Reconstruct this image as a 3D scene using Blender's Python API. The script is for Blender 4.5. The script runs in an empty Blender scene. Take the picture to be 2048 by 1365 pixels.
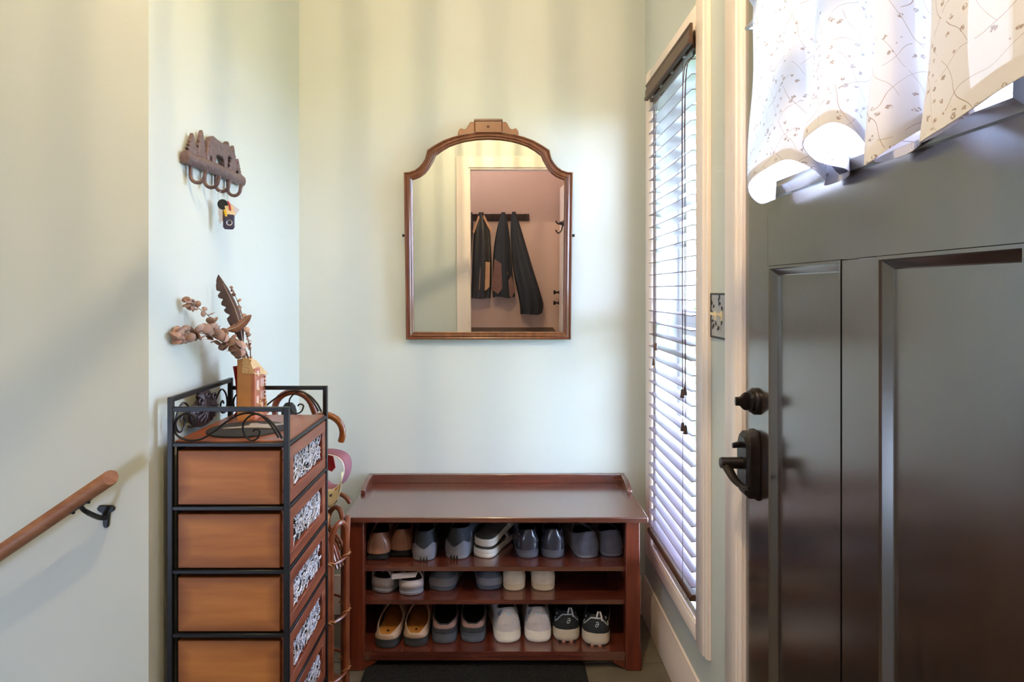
import bpy, bmesh, math, random
from mathutils import Vector, Matrix
random.seed(7)
PI = math.pi
S = bpy.context.scene
COL = S.collection

# ------------------------------------------------------------------ camera
F = 1200.0; CX = 1000.0; CY = 582.0; EYE = 1.283
cam_d = bpy.data.cameras.new('camera'); cam = bpy.data.objects.new('camera', cam_d); COL.objects.link(cam)
cam.location = (0, 0, EYE); cam.rotation_euler = (PI/2, 0, 0)
cam_d.sensor_width = 36.0; cam_d.lens = F*36.0/2048.0
cam_d.shift_x = (1024-CX)/2048.0; cam_d.shift_y = -(682.5-CY)/2048.0
cam_d.clip_start = 0.02
S.camera = cam
# ------------------------------------------------------------------ world, exposure
S.view_settings.view_transform = 'Standard'; S.view_settings.look = 'None'
S.view_settings.gamma = 1.0; S.view_settings.use_curve_mapping = False
S.view_settings.exposure = 0.74
W = bpy.data.worlds.new('sky'); S.world = W; W.use_nodes = True
bg = W.node_tree.nodes['Background']; bg.inputs[0].default_value = (0.56, 0.71, 1.0, 1); bg.inputs[1].default_value = 20.5
LAMP_W = 34.0; CLOSET_W = 13.0; HALL_W = 2.0
sun_d = bpy.data.lights.new('hazy_sun', 'SUN'); sun_d.energy = 1.2; sun_d.angle = math.radians(45); sun_d.color = (0.74, 0.88, 1.0)
sun = bpy.data.objects.new('hazy_sun', sun_d); COL.objects.link(sun)
sun.rotation_euler = Vector((-0.58, 0.78, -0.30)).to_track_quat('-Z', 'Y').to_euler()
def portal(loc, rot, sx, sy):
    l = bpy.data.lights.new('sky_portal', 'AREA'); l.shape = 'RECTANGLE'; l.size = sx; l.size_y = sy
    l.cycles.is_portal = True
    o = bpy.data.objects.new('sky_portal', l); COL.objects.link(o); o.location = loc; o.rotation_euler = rot
portal((0.70, 1.985, 1.18), (0, PI/2, 0), 1.72, 0.54)
portal((0.62, 0.97, 1.73), (0, PI/2, 0), 0.50, 0.62)
portal((-1.6, -0.45, 0.42), (PI/2, 0, 0), 0.44, 0.56)

def px(x, y, d): return Vector(((x-CX)*d/F, d, EYE-(y-CY)*d/F))

# ------------------------------------------------------------------ materials
def s2l(c):
    return tuple((v/255/12.92 if v/255 <= 0.04045 else ((v/255+0.055)/1.055)**2.4) for v in c)
def nt(name):
    m = bpy.data.materials.new(name); m.use_nodes = True
    return m, m.node_tree, m.node_tree.nodes['Principled BSDF']
def M(name, c, rough=0.5, var=0.0, scale=8.0, stretch=(1, 1, 1), bump=0.0, bscale=None, metal=0.0, spec=0.5, c2=None, sheen=0.0, coat=0.0, rnd=0.0):
    m, t, b = nt(name); N = t.nodes; Lk = t.links
    col = s2l(c) + (1,)
    b.inputs['Roughness'].default_value = rough; b.inputs['Metallic'].default_value = metal
    b.inputs['Specular IOR Level'].default_value = spec
    if coat: b.inputs['Coat Weight'].default_value = coat; b.inputs['Coat Roughness'].default_value = 0.2; b.inputs['Coat IOR'].default_value = 1.6
    if sheen: b.inputs['Sheen Weight'].default_value = sheen
    b.inputs['Base Color'].default_value = col
    if var > 0 or bump > 0 or c2 or rnd:
        tc = N.new('ShaderNodeTexCoord'); mp = N.new('ShaderNodeMapping'); Lk.new(tc.outputs['Object'], mp.inputs[0])
        mp.inputs['Scale'].default_value = stretch
        nz = N.new('ShaderNodeTexNoise'); nz.inputs['Scale'].default_value = scale; nz.inputs['Detail'].default_value = 6
        Lk.new(mp.outputs[0], nz.inputs['Vector'])
        last = None
        if var > 0 or c2:
            rp = N.new('ShaderNodeValToRGB'); Lk.new(nz.outputs['Fac'], rp.inputs[0])
            rp.color_ramp.elements[0].position = 0.3; rp.color_ramp.elements[1].position = 0.7
            a = s2l(c); bb = s2l(c2) if c2 else tuple(min(1, v*(1+var)) for v in a)
            a2 = a if c2 else tuple(v*(1-var) for v in a)
            rp.color_ramp.elements[0].color = a2+(1,); rp.color_ramp.elements[1].color = bb+(1,)
            last = rp.outputs[0]
        if rnd:
            oi = N.new('ShaderNodeObjectInfo'); mr = N.new('ShaderNodeMapRange')
            mr.inputs[3].default_value = 1-rnd; mr.inputs[4].default_value = 1+rnd
            Lk.new(oi.outputs['Random'], mr.inputs[0])
            hs = N.new('ShaderNodeHueSaturation'); Lk.new(mr.outputs[0], hs.inputs['Value'])
            if last: Lk.new(last, hs.inputs['Color'])
            else: hs.inputs['Color'].default_value = col
            last = hs.outputs[0]
        if last: Lk.new(last, b.inputs['Base Color'])
        if bump > 0:
            n2 = N.new('ShaderNodeTexNoise'); n2.inputs['Scale'].default_value = bscale or scale*6; n2.inputs['Detail'].default_value = 3
            Lk.new(mp.outputs[0], n2.inputs['Vector'])
            bp = N.new('ShaderNodeBump'); bp.inputs['Strength'].default_value = bump; bp.inputs['Distance'].default_value = 0.01
            Lk.new(n2.outputs['Fac'], bp.inputs['Height']); Lk.new(bp.outputs[0], b.inputs['Normal'])
    return m
def glass_mat(name):
    m, t, b = nt(name); N = t.nodes; N.remove(b)
    tr = N.new('ShaderNodeBsdfTransparent'); gl = N.new('ShaderNodeBsdfGlossy'); gl.inputs['Roughness'].default_value = 0.02
    lw = N.new('ShaderNodeLayerWeight'); pw_ = N.new('ShaderNodeMath'); pw_.operation = 'POWER'; pw_.inputs[1].default_value = 5.0
    t.links.new(lw.outputs['Facing'], pw_.inputs[0]); fr = N.new('ShaderNodeMapRange'); fr.inputs[3].default_value = 0.04; fr.inputs[4].default_value = 0.6
    t.links.new(pw_.outputs[0], fr.inputs[0]); mx = N.new('ShaderNodeMixShader')
    t.links.new(fr.outputs[0], mx.inputs[0]); t.links.new(tr.outputs[0], mx.inputs[1]); t.links.new(gl.outputs[0], mx.inputs[2])
    t.links.new(mx.outputs[0], N['Material Output'].inputs[0]); return m
def emit_mat(name, c, s):
    m, t, b = nt(name); b.inputs['Base Color'].default_value = s2l(c)+(1,)
    b.inputs['Emission Color'].default_value = s2l(c)+(1,); b.inputs['Emission Strength'].default_value = s; return m

WALL = M('sage_paint', (206, 211, 207), 0.55, 0.02, 3, bump=0.02, bscale=160)
PINK = M('tan_pink_paint', (206, 172, 158), 0.6, 0.02, 3)
CEIL = M('ceiling_white', (240, 238, 230), 0.8)
TRIM = M('cream_trim_paint', (246, 230, 222), 0.35, 0.02, 5)
WHITE = M('white_vinyl', (240, 240, 240), 0.35)
GROUT = M('grout', (96, 88, 78), 0.9, 0.1, 30)
TILE = M('stone_tile', (128, 118, 104), 0.42, scale=9, c2=(98, 92, 82), bump=0.1, bscale=40, rnd=0.12)
CHERRY = M('cherry_wood', (112, 56, 42), 0.27, scale=3.5, stretch=(1.2, 14, 14), c2=(84, 38, 28), bump=0.02, bscale=60, spec=0.8, coat=1.0)
CHERRYV = M('cherry_wood_upright', (118, 54, 32), 0.33, scale=3.5, stretch=(14, 14, 1.2), c2=(88, 36, 22), spec=0.5)
DARKWD = M('dark_wood', (52, 26, 18), 0.4, 0.2, 6, stretch=(1, 8, 8))
CHESTW = M('honey_brown_wood', (190, 122, 54), 0.5, scale=4, stretch=(1.3, 10, 12), c2=(164, 98, 40), bump=0.02, bscale=50)
def burnish(m):
    t = m.node_tree; N = t.nodes; b = N['Principled BSDF']; src = b.inputs['Base Color'].links[0].from_socket
    tc = N.new('ShaderNodeTexCoord'); sx = N.new('ShaderNodeSeparateXYZ'); t.links.new(tc.outputs['Generated'], sx.inputs[0])
    def mt_(op, a, bb):
        n = N.new('ShaderNodeMath'); n.operation = op
        for i, v in enumerate((a, bb)):
            if isinstance(v, (int, float)): n.inputs[i].default_value = v
            else: t.links.new(v, n.inputs[i])
        return n.outputs[0]
    d = None
    for ax, sc in ((0, 2.0), (2, 1.2)):
        e = mt_('MULTIPLY', mt_('SUBTRACT', 0.5, mt_('ABSOLUTE', mt_('SUBTRACT', sx.outputs[ax], 0.5), 0.0)), sc)
        d = e if d is None else mt_('MINIMUM', d, e)
    nz = N.new('ShaderNodeTexNoise'); nz.inputs['Scale'].default_value = 5; t.links.new(tc.outputs['Object'], nz.inputs['Vector'])
    d = mt_('ADD', d, mt_('MULTIPLY', mt_('SUBTRACT', nz.outputs['Fac'], 0.5), 0.16))
    rp = N.new('ShaderNodeValToRGB'); rp.color_ramp.elements[0].color = (0.48, 0.40, 0.34, 1); rp.color_ramp.elements[1].color = (1, 1, 1, 1); rp.color_ramp.elements[1].position = 0.3
    t.links.new(d, rp.inputs[0]); mx = N.new('ShaderNodeMix'); mx.data_type = 'RGBA'; mx.blend_type = 'MULTIPLY'; mx.inputs['Factor'].default_value = 1
    t.links.new(src, mx.inputs[6]); t.links.new(rp.outputs[0], mx.inputs[7]); t.links.new(mx.outputs[2], b.inputs['Base Color'])
burnish(CHESTW)
CHESTF = M('chestnut_wood', (150, 84, 56), 0.35, scale=5, stretch=(10, 1.3, 10), c2=(112, 52, 34))
CHESTT = M('chest_top_wood', (150, 86, 54), 0.3, scale=4, stretch=(8, 1.2, 8), c2=(116, 60, 38))
IRON = M('black_iron', (26, 26, 30), 0.4, 0.1, 30, metal=0.3)
IRONL = M('antique_iron', (70, 56, 62), 0.4, scale=60, c2=(36, 28, 32), metal=0.6, bump=0.3, bscale=120)
LATT = M('pale_lattice_strip', (206, 204, 214), 0.5, 0.15, 40)
BLACKB = M('black_backing', (12, 12, 16), 0.8)
MIRW = M('mirror_walnut', (124, 72, 42), 0.3, scale=8, stretch=(6, 6, 1.2), c2=(92, 48, 26), coat=0.4)
MIRW2 = M('mirror_crest_wood', (138, 88, 56), 0.35, 0.1, 18)
CAST = M('cast_iron_brown', (122, 100, 100), 0.42, scale=90, c2=(96, 76, 78), bump=0.15, bscale=150, metal=0.2)
BLIND = M('blind_slat_finish', (118, 104, 116), 0.3, 0.08, 5, stretch=(1, 1, 1), spec=0.6)
BLINDW = M('blind_brown_wood', (92, 62, 44), 0.4, scale=6, stretch=(8, 1, 8), c2=(66, 42, 30))
CORD = M('blind_cord', (84, 62, 62), 0.8)
METALW = M('zinc_metal', (200, 200, 205), 0.3, metal=0.8)
DOOR = M('espresso_door', (54, 42, 36), 0.24, scale=5, stretch=(12, 12, 1.1), c2=(40, 30, 25), bump=0.02, bscale=60, spec=1.0, coat=1.0)
BRONZE = M('dark_bronze', (44, 38, 38), 0.32, 0.2, 30, metal=0.7)
PLATE = M('pewter_plate', (176, 174, 176), 0.35, 0.08, 30, metal=0.35)
IVORY = M('ivory_plastic', (236, 220, 184), 0.4)
RAIL = M('handrail_wood', (156, 108, 78), 0.5, scale=4, stretch=(3, 14, 14), c2=(126, 80, 54))
RATT = M('rattan', (140, 76, 44), 0.35, scale=14, c2=(104, 48, 26), coat=0.3)
WICK = M('rattan_binding', (168, 112, 66), 0.5, 0.2, 60)
CANE = M('varnished_cane', (150, 82, 30), 0.22, scale=12, c2=(112, 54, 18), coat=0.5)
CANE2 = M('red_brown_cane', (124, 62, 36), 0.3, scale=12, c2=(92, 40, 24), coat=0.3)
TERRA = M('terracotta', (196, 142, 92), 0.7, 0.08, 30)
TERRA2 = M('terracotta_facade', (192, 122, 96), 0.7, 0.12, 40, bump=0.3, bscale=120)
ROOFT = M('cream_roof', (224, 186, 138), 0.7, 0.1, 60, bump=0.4, bscale=160)
PALEW = M('pale_glaze', (228, 196, 186), 0.6)
REDG = M('red_glaze', (150, 22, 28), 0.25)
EUCA = M('dried_eucalyptus', (196, 158, 138), 0.7, scale=25, c2=(164, 128, 114), rnd=0.4)
STEM = M('twig', (86, 56, 44), 0.8)
FEATH = M('feather_brown', (100, 78, 78), 0.6, scale=12, stretch=(1, 1, 1), c2=(70, 52, 52))
FEATH2 = M('feather_tan', (140, 100, 82), 0.6, 0.15, 40)
RACH = M('feather_quill', (214, 204, 196), 0.5)
SLATE = M('dark_slate', (40, 38, 42), 0.7, 0.1, 40)
SILV = M('grey_pewter', (158, 150, 150), 0.5, 0.12, 60)
MAT = M('black_mat_pile', (34, 37, 36), 0.95, scale=220, c2=(14, 16, 16), bump=1.0, bscale=420)
RUBBER = M('black_rubber', (22, 23, 25), 0.7)
PINKF = M('red_lining', (214, 66, 76), 0.8)
MAUVE = M('mauve_lining', (150, 96, 110), 0.8)
WHITEF = M('white_binding', (240, 236, 232), 0.7)
LAWN = M('lawn', (120, 140, 84), 0.9, 0.2, 4)
LEAFG = M('leaf_green', (96, 130, 62), 0.7, 0.3, 20, rnd=0.2)
BARK = M('bark', (100, 84, 70), 0.9)
for m_ in (CHERRY, DOOR):
    b_ = m_.node_tree.nodes['Principled BSDF']; b_.inputs['Coat IOR'].default_value = 1.95; b_.inputs['Coat Roughness'].default_value = 0.18
PANE = glass_mat('window_glass')
def mirror_mat():
    m, t, b = nt('mirror_silver'); b.inputs['Base Color'].default_value = (0.86, 0.88, 0.87, 1)
    b.inputs['Metallic'].default_value = 1; b.inputs['Roughness'].default_value = 0.0; return m
MIRROR = mirror_mat()
def print_fabric(name, base, ink, ink2, trans, sheer, uvscale, floral=False):
    m, t, b = nt(name); N = t.nodes; Lk = t.links; N.remove(b)
    tc = N.new('ShaderNodeTexCoord'); mp = N.new('ShaderNodeMapping'); mp.inputs['Scale'].default_value = (uvscale, uvscale, uvscale)
    Lk.new(tc.outputs['UV'], mp.inputs[0])
    def math_(op, a, bb=None):
        n = N.new('ShaderNodeMath'); n.operation = op
        for i, v in enumerate((a, bb)):
            if v is None: continue
            if isinstance(v, (int, float)): n.inputs[i].default_value = v
            else: Lk.new(v, n.inputs[i])
        return n.outputs[0]
    # leaf ovals
    mp2 = N.new('ShaderNodeMapping'); mp2.inputs['Scale'].default_value = (1.0, 1.5, 1); mp2.inputs['Rotation'].default_value = (0, 0, 0.5)
    Lk.new(mp.outputs[0], mp2.inputs[0])
    vo = N.new('ShaderNodeTexVoronoi'); vo.inputs['Scale'].default_value = 3.0; Lk.new(mp2.outputs[0], vo.inputs['Vector'])
    lt = math_('LESS_THAN', vo.outputs['Distance'], 0.27 if not floral else 0.36)
    sep = N.new('ShaderNodeSeparateColor'); Lk.new(vo.outputs['Color'], sep.inputs[0])
    pick = math_('LESS_THAN', sep.outputs[0], 0.55 if not floral else 0.85)
    nz0 = N.new('ShaderNodeTexNoise'); nz0.inputs['Scale'].default_value = 14; Lk.new(mp.outputs[0], nz0.inputs['Vector'])
    tex = math_('GREATER_THAN', nz0.outputs['Fac'], 0.47)
    leaf = math_('MULTIPLY', math_('MULTIPLY', lt, pick), tex)
    # twig lines: broken thin strokes in two directions
    tw = None
    for ang_, fq, ph_ in ((0.9, 1.3, 0.0), (-0.35, 1.0, 3.7)):
        mp3 = N.new('ShaderNodeMapping'); mp3.inputs['Rotation'].default_value = (0, 0, ang_); mp3.inputs['Location'].default_value = (ph_, ph_, ph_)
        Lk.new(mp.outputs[0], mp3.inputs[0])
        nz = N.new('ShaderNodeTexNoise'); nz.inputs['Scale'].default_value = 0.55; nz.inputs['Detail'].default_value = 1.0; Lk.new(mp3.outputs[0], nz.inputs['Vector'])
        sx = N.new('ShaderNodeSeparateXYZ'); Lk.new(mp3.outputs[0], sx.inputs[0])
        ln_ = math_('ADD', math_('MULTIPLY', sx.outputs[1], fq), math_('MULTIPLY', nz.outputs['Fac'], 1.6))
        one = math_('LESS_THAN', math_('ABSOLUTE', math_('SUBTRACT', math_('FRACT', ln_), 0.5)), 0.008)
        nb_ = N.new('ShaderNodeTexNoise'); nb_.inputs['Scale'].default_value = 0.8; Lk.new(mp3.outputs[0], nb_.inputs['Vector'])
        one = math_('MULTIPLY', one, math_('GREATER_THAN', nb_.outputs['Fac'], 0.47))
        tw = one if tw is None else math_('MAXIMUM', tw, one)
    ink_f = math_('MAXIMUM', leaf, tw) if not floral else leaf
    mx = N.new('ShaderNodeMix'); mx.data_type = 'RGBA'
    Lk.new(ink_f, mx.inputs['Factor']); mx.inputs[6].default_value = s2l(base)+(1,)
    if floral:
        mz = N.new('ShaderNodeMix'); mz.data_type = 'RGBA'; mz.inputs[6].default_value = s2l(ink)+(1,); mz.inputs[7].default_value = s2l(ink2)+(1,)
        Lk.new(math_('GREATER_THAN', sep.outputs[1], 0.5), mz.inputs['Factor']); Lk.new(mz.outputs[2], mx.inputs[7])
    else: mx.inputs[7].default_value = s2l(ink)+(1,)
    df = N.new('ShaderNodeBsdfDiffuse'); tl = N.new('ShaderNodeBsdfTranslucent'); tp = N.new('ShaderNodeBsdfTransparent')
    Lk.new(mx.outputs[2], df.inputs[0]); Lk.new(mx.outputs[2], tl.inputs[0])
    m1 = N.new('ShaderNodeMixShader'); m1.inputs[0].default_value = trans; Lk.new(df.outputs[0], m1.inputs[1]); Lk.new(tl.outputs[0], m1.inputs[2])
    m2 = N.new('ShaderNodeMixShader'); m2.inputs[0].default_value = sheer; Lk.new(m1.outputs[0], m2.inputs[1]); Lk.new(tp.outputs[0], m2.inputs[2])
    Lk.new(m2.outputs[0], N['Material Output'].inputs[0]); return m
SHEER = print_fabric('printed_sheer', (222, 220, 228), (170, 154, 150), None, 0.08, 0.012, 20.0)
HEMF = print_fabric('curtain_hem', (228, 214, 208), (170, 145, 138), None, 0.08, 0.0, 20.0)
FLORAL = print_fabric('floral_print', (236, 226, 192), (70, 84, 96), (196, 140, 60), 0.1, 0.0, 16.0, True)

# ------------------------------------------------------------------ mesh builder
WORLD = {}
class MB:
    def __init__(s): s.v = []; s.f = []; s.uv = None
    def add(s, vs, fs):
        o = len(s.v); s.v += [Vector(p) for p in vs]; s.f += [tuple(i+o for i in f) for f in fs]; return s
    def box(s, x0, x1, y0, y1, z0, z1):
        return s.add([(x0,y0,z0),(x1,y0,z0),(x1,y1,z0),(x0,y1,z0),(x0,y0,z1),(x1,y0,z1),(x1,y1,z1),(x0,y1,z1)],
                     [(0,3,2,1),(4,5,6,7),(0,1,5,4),(1,2,6,5),(2,3,7,6),(3,0,4,7)])
    def hexa(s, pts): return s.add(pts, [(0,3,2,1),(4,5,6,7),(0,1,5,4),(1,2,6,5),(2,3,7,6),(3,0,4,7)])
    def loft(s, rings, closed=True, cap0=True, cap1=True):
        n = len(rings[0]); vs = [p for r in rings for p in r]; fs = []
        for i in range(len(rings)-1):
            for j in range(n if closed else n-1):
                k = (j+1) % n; fs.append((i*n+j, i*n+k, (i+1)*n+k, (i+1)*n+j))
        if cap0: fs.append(tuple(reversed(range(n))))
        if cap1: fs.append(tuple(range((len(rings)-1)*n, len(rings)*n)))
        return s.add(vs, fs)
    def tube(s, pts, r, n=8, closed=False, squash=1.0):
        pts = [Vector(p) for p in pts]; m = len(pts)
        rr = r if isinstance(r, (list, tuple)) else [r]*m
        rings = []; prev = None
        for i, p in enumerate(pts):
            a = pts[(i-1) % m] if (closed or i > 0) else p; b = pts[(i+1) % m] if (closed or i < m-1) else p
            t = (b-a).normalized() if (b-a).length > 1e-9 else Vector((0,0,1))
            if prev is None:
                u = t.cross(Vector((0,0,1)));
                if u.length < 1e-3: u = t.cross(Vector((1,0,0)))
            else: u = prev - t*prev.dot(t)
            if u.length < 1e-6: u = t.orthogonal()
            u.normalize(); w = t.cross(u); prev = u
            rings.append([p+(u*math.cos(2*PI*k/n)+w*math.sin(2*PI*k/n)*squash)*rr[i] for k in range(n)])
        if closed:
            rings.append(rings[0]); return s.loft(rings, True, False, False)
        return s.loft(rings)
    def lathe(s, prof, c, axis=(0,0,1), n=20):
        ax = Vector(axis).normalized(); u = ax.orthogonal().normalized(); w = ax.cross(u); c = Vector(c)
        return s.loft([[c+ax*h+(u*math.cos(2*PI*k/n)+w*math.sin(2*PI*k/n))*max(r, 1e-4) for k in range(n)] for r, h in prof])
    def prism(s, poly, o, u, v, th):
        o = Vector(o); u = Vector(u); v = Vector(v); nn = u.cross(v).normalized()*th; n = len(poly)
        a = [o+u*p[0]+v*p[1] for p in poly]; b = [p+nn for p in a]
        return s.add(a+b, [tuple(reversed(range(n))), tuple(range(n, 2*n))]+[(i, (i+1) % n, n+(i+1) % n, n+i) for i in range(n)])
    def xform(s, m):
        s.v = [m @ p for p in s.v]; return s
    def build(s, name, mat, parent=None, smooth=False, bevel=0.0, bseg=2, auto=True, sub=0, local=False):
        me = bpy.data.meshes.new(name)
        off = WORLD.get(parent.name, Vector((0,0,0))) if parent else Vector((0,0,0))
        me.from_pydata([p if local else p-off for p in s.v], [], s.f)
        if s.uv is not None:
            ul = me.uv_layers.new(name='UVMap')
            for lp in me.loops: ul.data[lp.index].uv = s.uv[lp.vertex_index]
        bm = bmesh.new(); bm.from_mesh(me); bmesh.ops.recalc_face_normals(bm, faces=bm.faces); bm.to_mesh(me); bm.free()
        mats = mat if isinstance(mat, (list, tuple)) else [mat]
        for q in mats: me.materials.append(q)
        o = bpy.data.objects.new(name, me); COL.objects.link(o)
        if parent: o.parent = parent; WORLD[o.name] = off
        else: WORLD[o.name] = Vector((0,0,0))
        if bevel:
            b = o.modifiers.new('edge', 'BEVEL'); b.width = bevel; b.segments = bseg; b.limit_method = 'ANGLE'; b.angle_limit = 0.6
        if sub:
            b = o.modifiers.new('sub', 'SUBSURF'); b.levels = sub; b.render_levels = sub
        if smooth or bevel:
            for p in me.polygons: p.use_smooth = True
            if auto:
                try: me.set_sharp_from_angle(angle=0.7)
                except Exception: pass
        return o
def tag(o, label=None, cat=None, group=None, kind=None):
    if label: o['label'] = label
    if cat: o['category'] = cat
    if group: o['group'] = group
    if kind: o['kind'] = kind
    return o
def thing(name, loc, label, cat, group=None, kind=None, rotz=0.0, local=False):
    o = bpy.data.objects.new(name, None); COL.objects.link(o); o.location = loc; o.rotation_euler = (0, 0, rotz)
    o.empty_display_size = 0.05
    WORLD[o.name] = Vector((0,0,0)) if local else Vector(loc)
    return tag(o, label, cat, group, kind)
def struct(name, mb, mat, label, bevel=0.0, cat='wall'):
    o = mb.build(name, mat, None, bevel=bevel); return tag(o, label, cat, None, 'structure')
def B(*a): return MB().box(*a)
def spline(pts, n=8, closed=False):
    P = [Vector(p) for p in pts]; m = len(P); out = []
    for i in range(m if closed else m-1):
        p0 = P[(i-1) % m] if (closed or i > 0) else P[i]*2-P[i+1]
        p1 = P[i]; p2 = P[(i+1) % m]
        p3 = P[(i+2) % m] if (closed or i < m-2) else p2*2-p1
        for k in range(n):
            t = k/n; out.append(0.5*((2*p1)+(p2-p0)*t+(2*p0-5*p1+4*p2-p3)*t*t+(3*p1-p0-3*p2+p3)*t**3))
    if not closed: out.append(P[-1])
    return out

# ================================================================== ROOM SHELL
D = 2.39; XR = 0.578; XL = -0.80; YC = 1.366; ZC = 3.00; YF = -0.35; YB = -1.30
struct('wall_back', B(XL-0.12, XR+0.14, D, D+0.12, -0.12, ZC), WALL, 'pale sage green wall behind the mirror and shoe bench')
struct('wall_left', B(XL-0.12, XL, YC, D, -0.12, ZC), WALL, 'pale sage wall stub beside the drawer chest')
struct('wall_stair', B(-3.0, XL-0.12, YC, YC+0.14, -1.5, ZC), WALL, 'sage green wall behind the sloping handrail')
w = MB(); X1 = XR+0.14
WY0, WY1, WZ0, WZ1 = 1.725, 2.24, 0.330, 2.025       # window opening
DY0, DY1, DZ1 = 0.515, 1.425, 2.06                    # door opening
w.box(XR, X1, WY1, D, -0.12, ZC); w.box(XR, X1, WY0, WY1, WZ1, ZC); w.box(XR, X1, WY0, WY1, -0.12, WZ0)
w.box(XR, X1, DY1, WY0, -0.12, ZC); w.box(XR, X1, DY0, DY1, DZ1, ZC); w.box(XR, X1, YF-0.12, DY0, -0.12, ZC)
struct('wall_right', w, WALL, 'sage wall holding the tall blind window and the entrance door')
w = MB(); w.box(-3.0, -1.8, YF-0.12, YF, -1.5, ZC); w.box(-1.4, -0.262, YF-0.12, YF, -1.5, ZC); w.box(-1.8, -1.4, YF-0.12, YF, -1.5, 0.18); w.box(-1.8, -1.4, YF-0.12, YF, 0.66, ZC); w.box(-0.262, X1, YF-0.12, YF, 2.115, ZC)
struct('wall_front', w, WALL, 'sage wall with a cased opening, seen in the mirror')
struct('wall_far_left', B(-3.12, -3.0, YF-0.12, YC+0.14, -1.5, ZC), WALL, 'sage wall at the foot of the stairs')
struct('wall_closet', B(-1.3, X1, YB-0.12, YB, -0.12, ZC), PINK, 'pinkish tan wall behind the coats, seen in the mirror')
struct('wall_closet_side', B(-1.3, -1.2, YB, YF-0.12, -0.12, ZC), PINK, 'pinkish tan side wall of the coat room')
struct('wall_closet_door_side', B(XR+0.048, X1, YB, YF-0.12, -0.12, ZC), PINK, 'pinkish tan coat room wall around the inner door')
w = MB(); w.box(-3.12, X1, YF-0.12, D+0.12, ZC, ZC+0.1); w.box(-1.3, X1, YB-0.12, YF-0.12, ZC, ZC+0.1)
struct('ceiling', w, CEIL, 'plain white ceiling above the entry', cat='ceiling')
fl = struct('floor', B(-0.86, X1, YB-0.12, D, -0.12, -0.004), GROUT, 'grey brown stone tile floor of the entry', cat='floor')
TS = 0.305; base_tile = None
for i in range(5):
    for j in range(10):
        x0 = 0.578-TS*(i+1); y0 = 2.30-TS*(j+1)+0.075
        if y0+TS < YF-0.1: continue
        if base_tile is None:
            mb = B(0.002, TS-0.002, 0.002, TS-0.002, -0.006, 0.0); base_tile = mb.build('floor_tile', TILE, fl, bevel=0.0015, bseg=1); o = base_tile
        else:
            o = base_tile.copy(); COL.objects.link(o); o.parent = fl
        o.location = (x0, y0, 0)
st = MB()
for k in range(7): st.box(-0.86-0.27*(k+1), -0.86-0.27*k, YF, YC, -1.5, -0.18*(k+1))
struct('floor_stairs', st, TILE, 'steps going down beneath the handrail', cat='stairs')
B(-3, -0.86, YF, YC, -1.6, -1.5).build('stair_base', GROUT, bpy.data.objects['floor_stairs'])

# baseboards
def baseboard(name, segs, label):
    root = None
    for (p, q, nrm) in segs:
        p = Vector(p); q = Vector(q); nrm = Vector(nrm)
        prof = [(0, 0), (0.016, 0), (0.016, 0.112), (0.013, 0.118), (0.013, 0.124), (0.008, 0.136), (0.006, 0.150), (0, 0.153)]
        rings = [[e+nrm*a+Vector((0, 0, b)) for a, b in prof] for e in (p, q)]
        o = MB().loft(rings).build(name, TRIM, None, bevel=0.0008, bseg=1); tag(o, label, 'baseboard', None, 'structure')
baseboard('baseboard_right', [((XR, 1.505, 0), (XR, D, 0), (-1, 0, 0))], 'cream stepped baseboard under the tall window')
baseboard('baseboard_back', [((XL, D, 0), (XR-0.017, D, 0), (0, -1, 0))], 'cream baseboard behind the shoe bench')
baseboard('baseboard_left', [((XL, YC, 0), (XL, D-0.017, 0), (1, 0, 0))], 'cream baseboard behind the drawer chest')

# window trim (casing boards are parts)
tr = thing('trim_1', (XR, 1.98, 0.25), 'cream painted casing around the tall window', 'trim', kind='structure')
cw = 0.086; xt = XR-0.018
def casing_v(y0, y1, z0, z1, par, flip):
    m = MB(); prof = [(XR-0.0005, y0), (XR-0.0005, y1), (xt+0.006, y1), (xt, y1-0.008), (xt, y0+0.02), (xt+0.004, y0+0.016), (xt+0.004, y0+0.006), (xt+0.008, y0)]
    if flip: prof = [(a, y0+y1-b) for a, b in prof]
    m.loft([[Vector((a, b, z)) for a, b in prof] for z in (z0, z1)]); return m.build('casing_board', TRIM, par, bevel=0.0008, bseg=1)
casing_v(WY0-cw, WY0, WZ0-.058, WZ1+cw, tr, False); casing_v(WY1, WY1+cw, WZ0-.058, WZ1+cw, tr, True)
def casing_h(z0, z1, y0, y1, par):
    m = MB(); prof = [(XR-0.0005, z0), (XR-0.0005, z1), (xt+0.006, z1), (xt, z1-0.008), (xt, z0+0.008), (xt+0.006, z0)]
    m.loft([[Vector((a, y, b)) for a, b in prof] for y in (y0, y1)]); return m.build('casing_board', TRIM, par, bevel=0.0008, bseg=1)
casing_h(WZ1, WZ1+cw, WY0, WY1, tr); casing_h(WZ0-.058, WZ0, WY0, WY1, tr)
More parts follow.
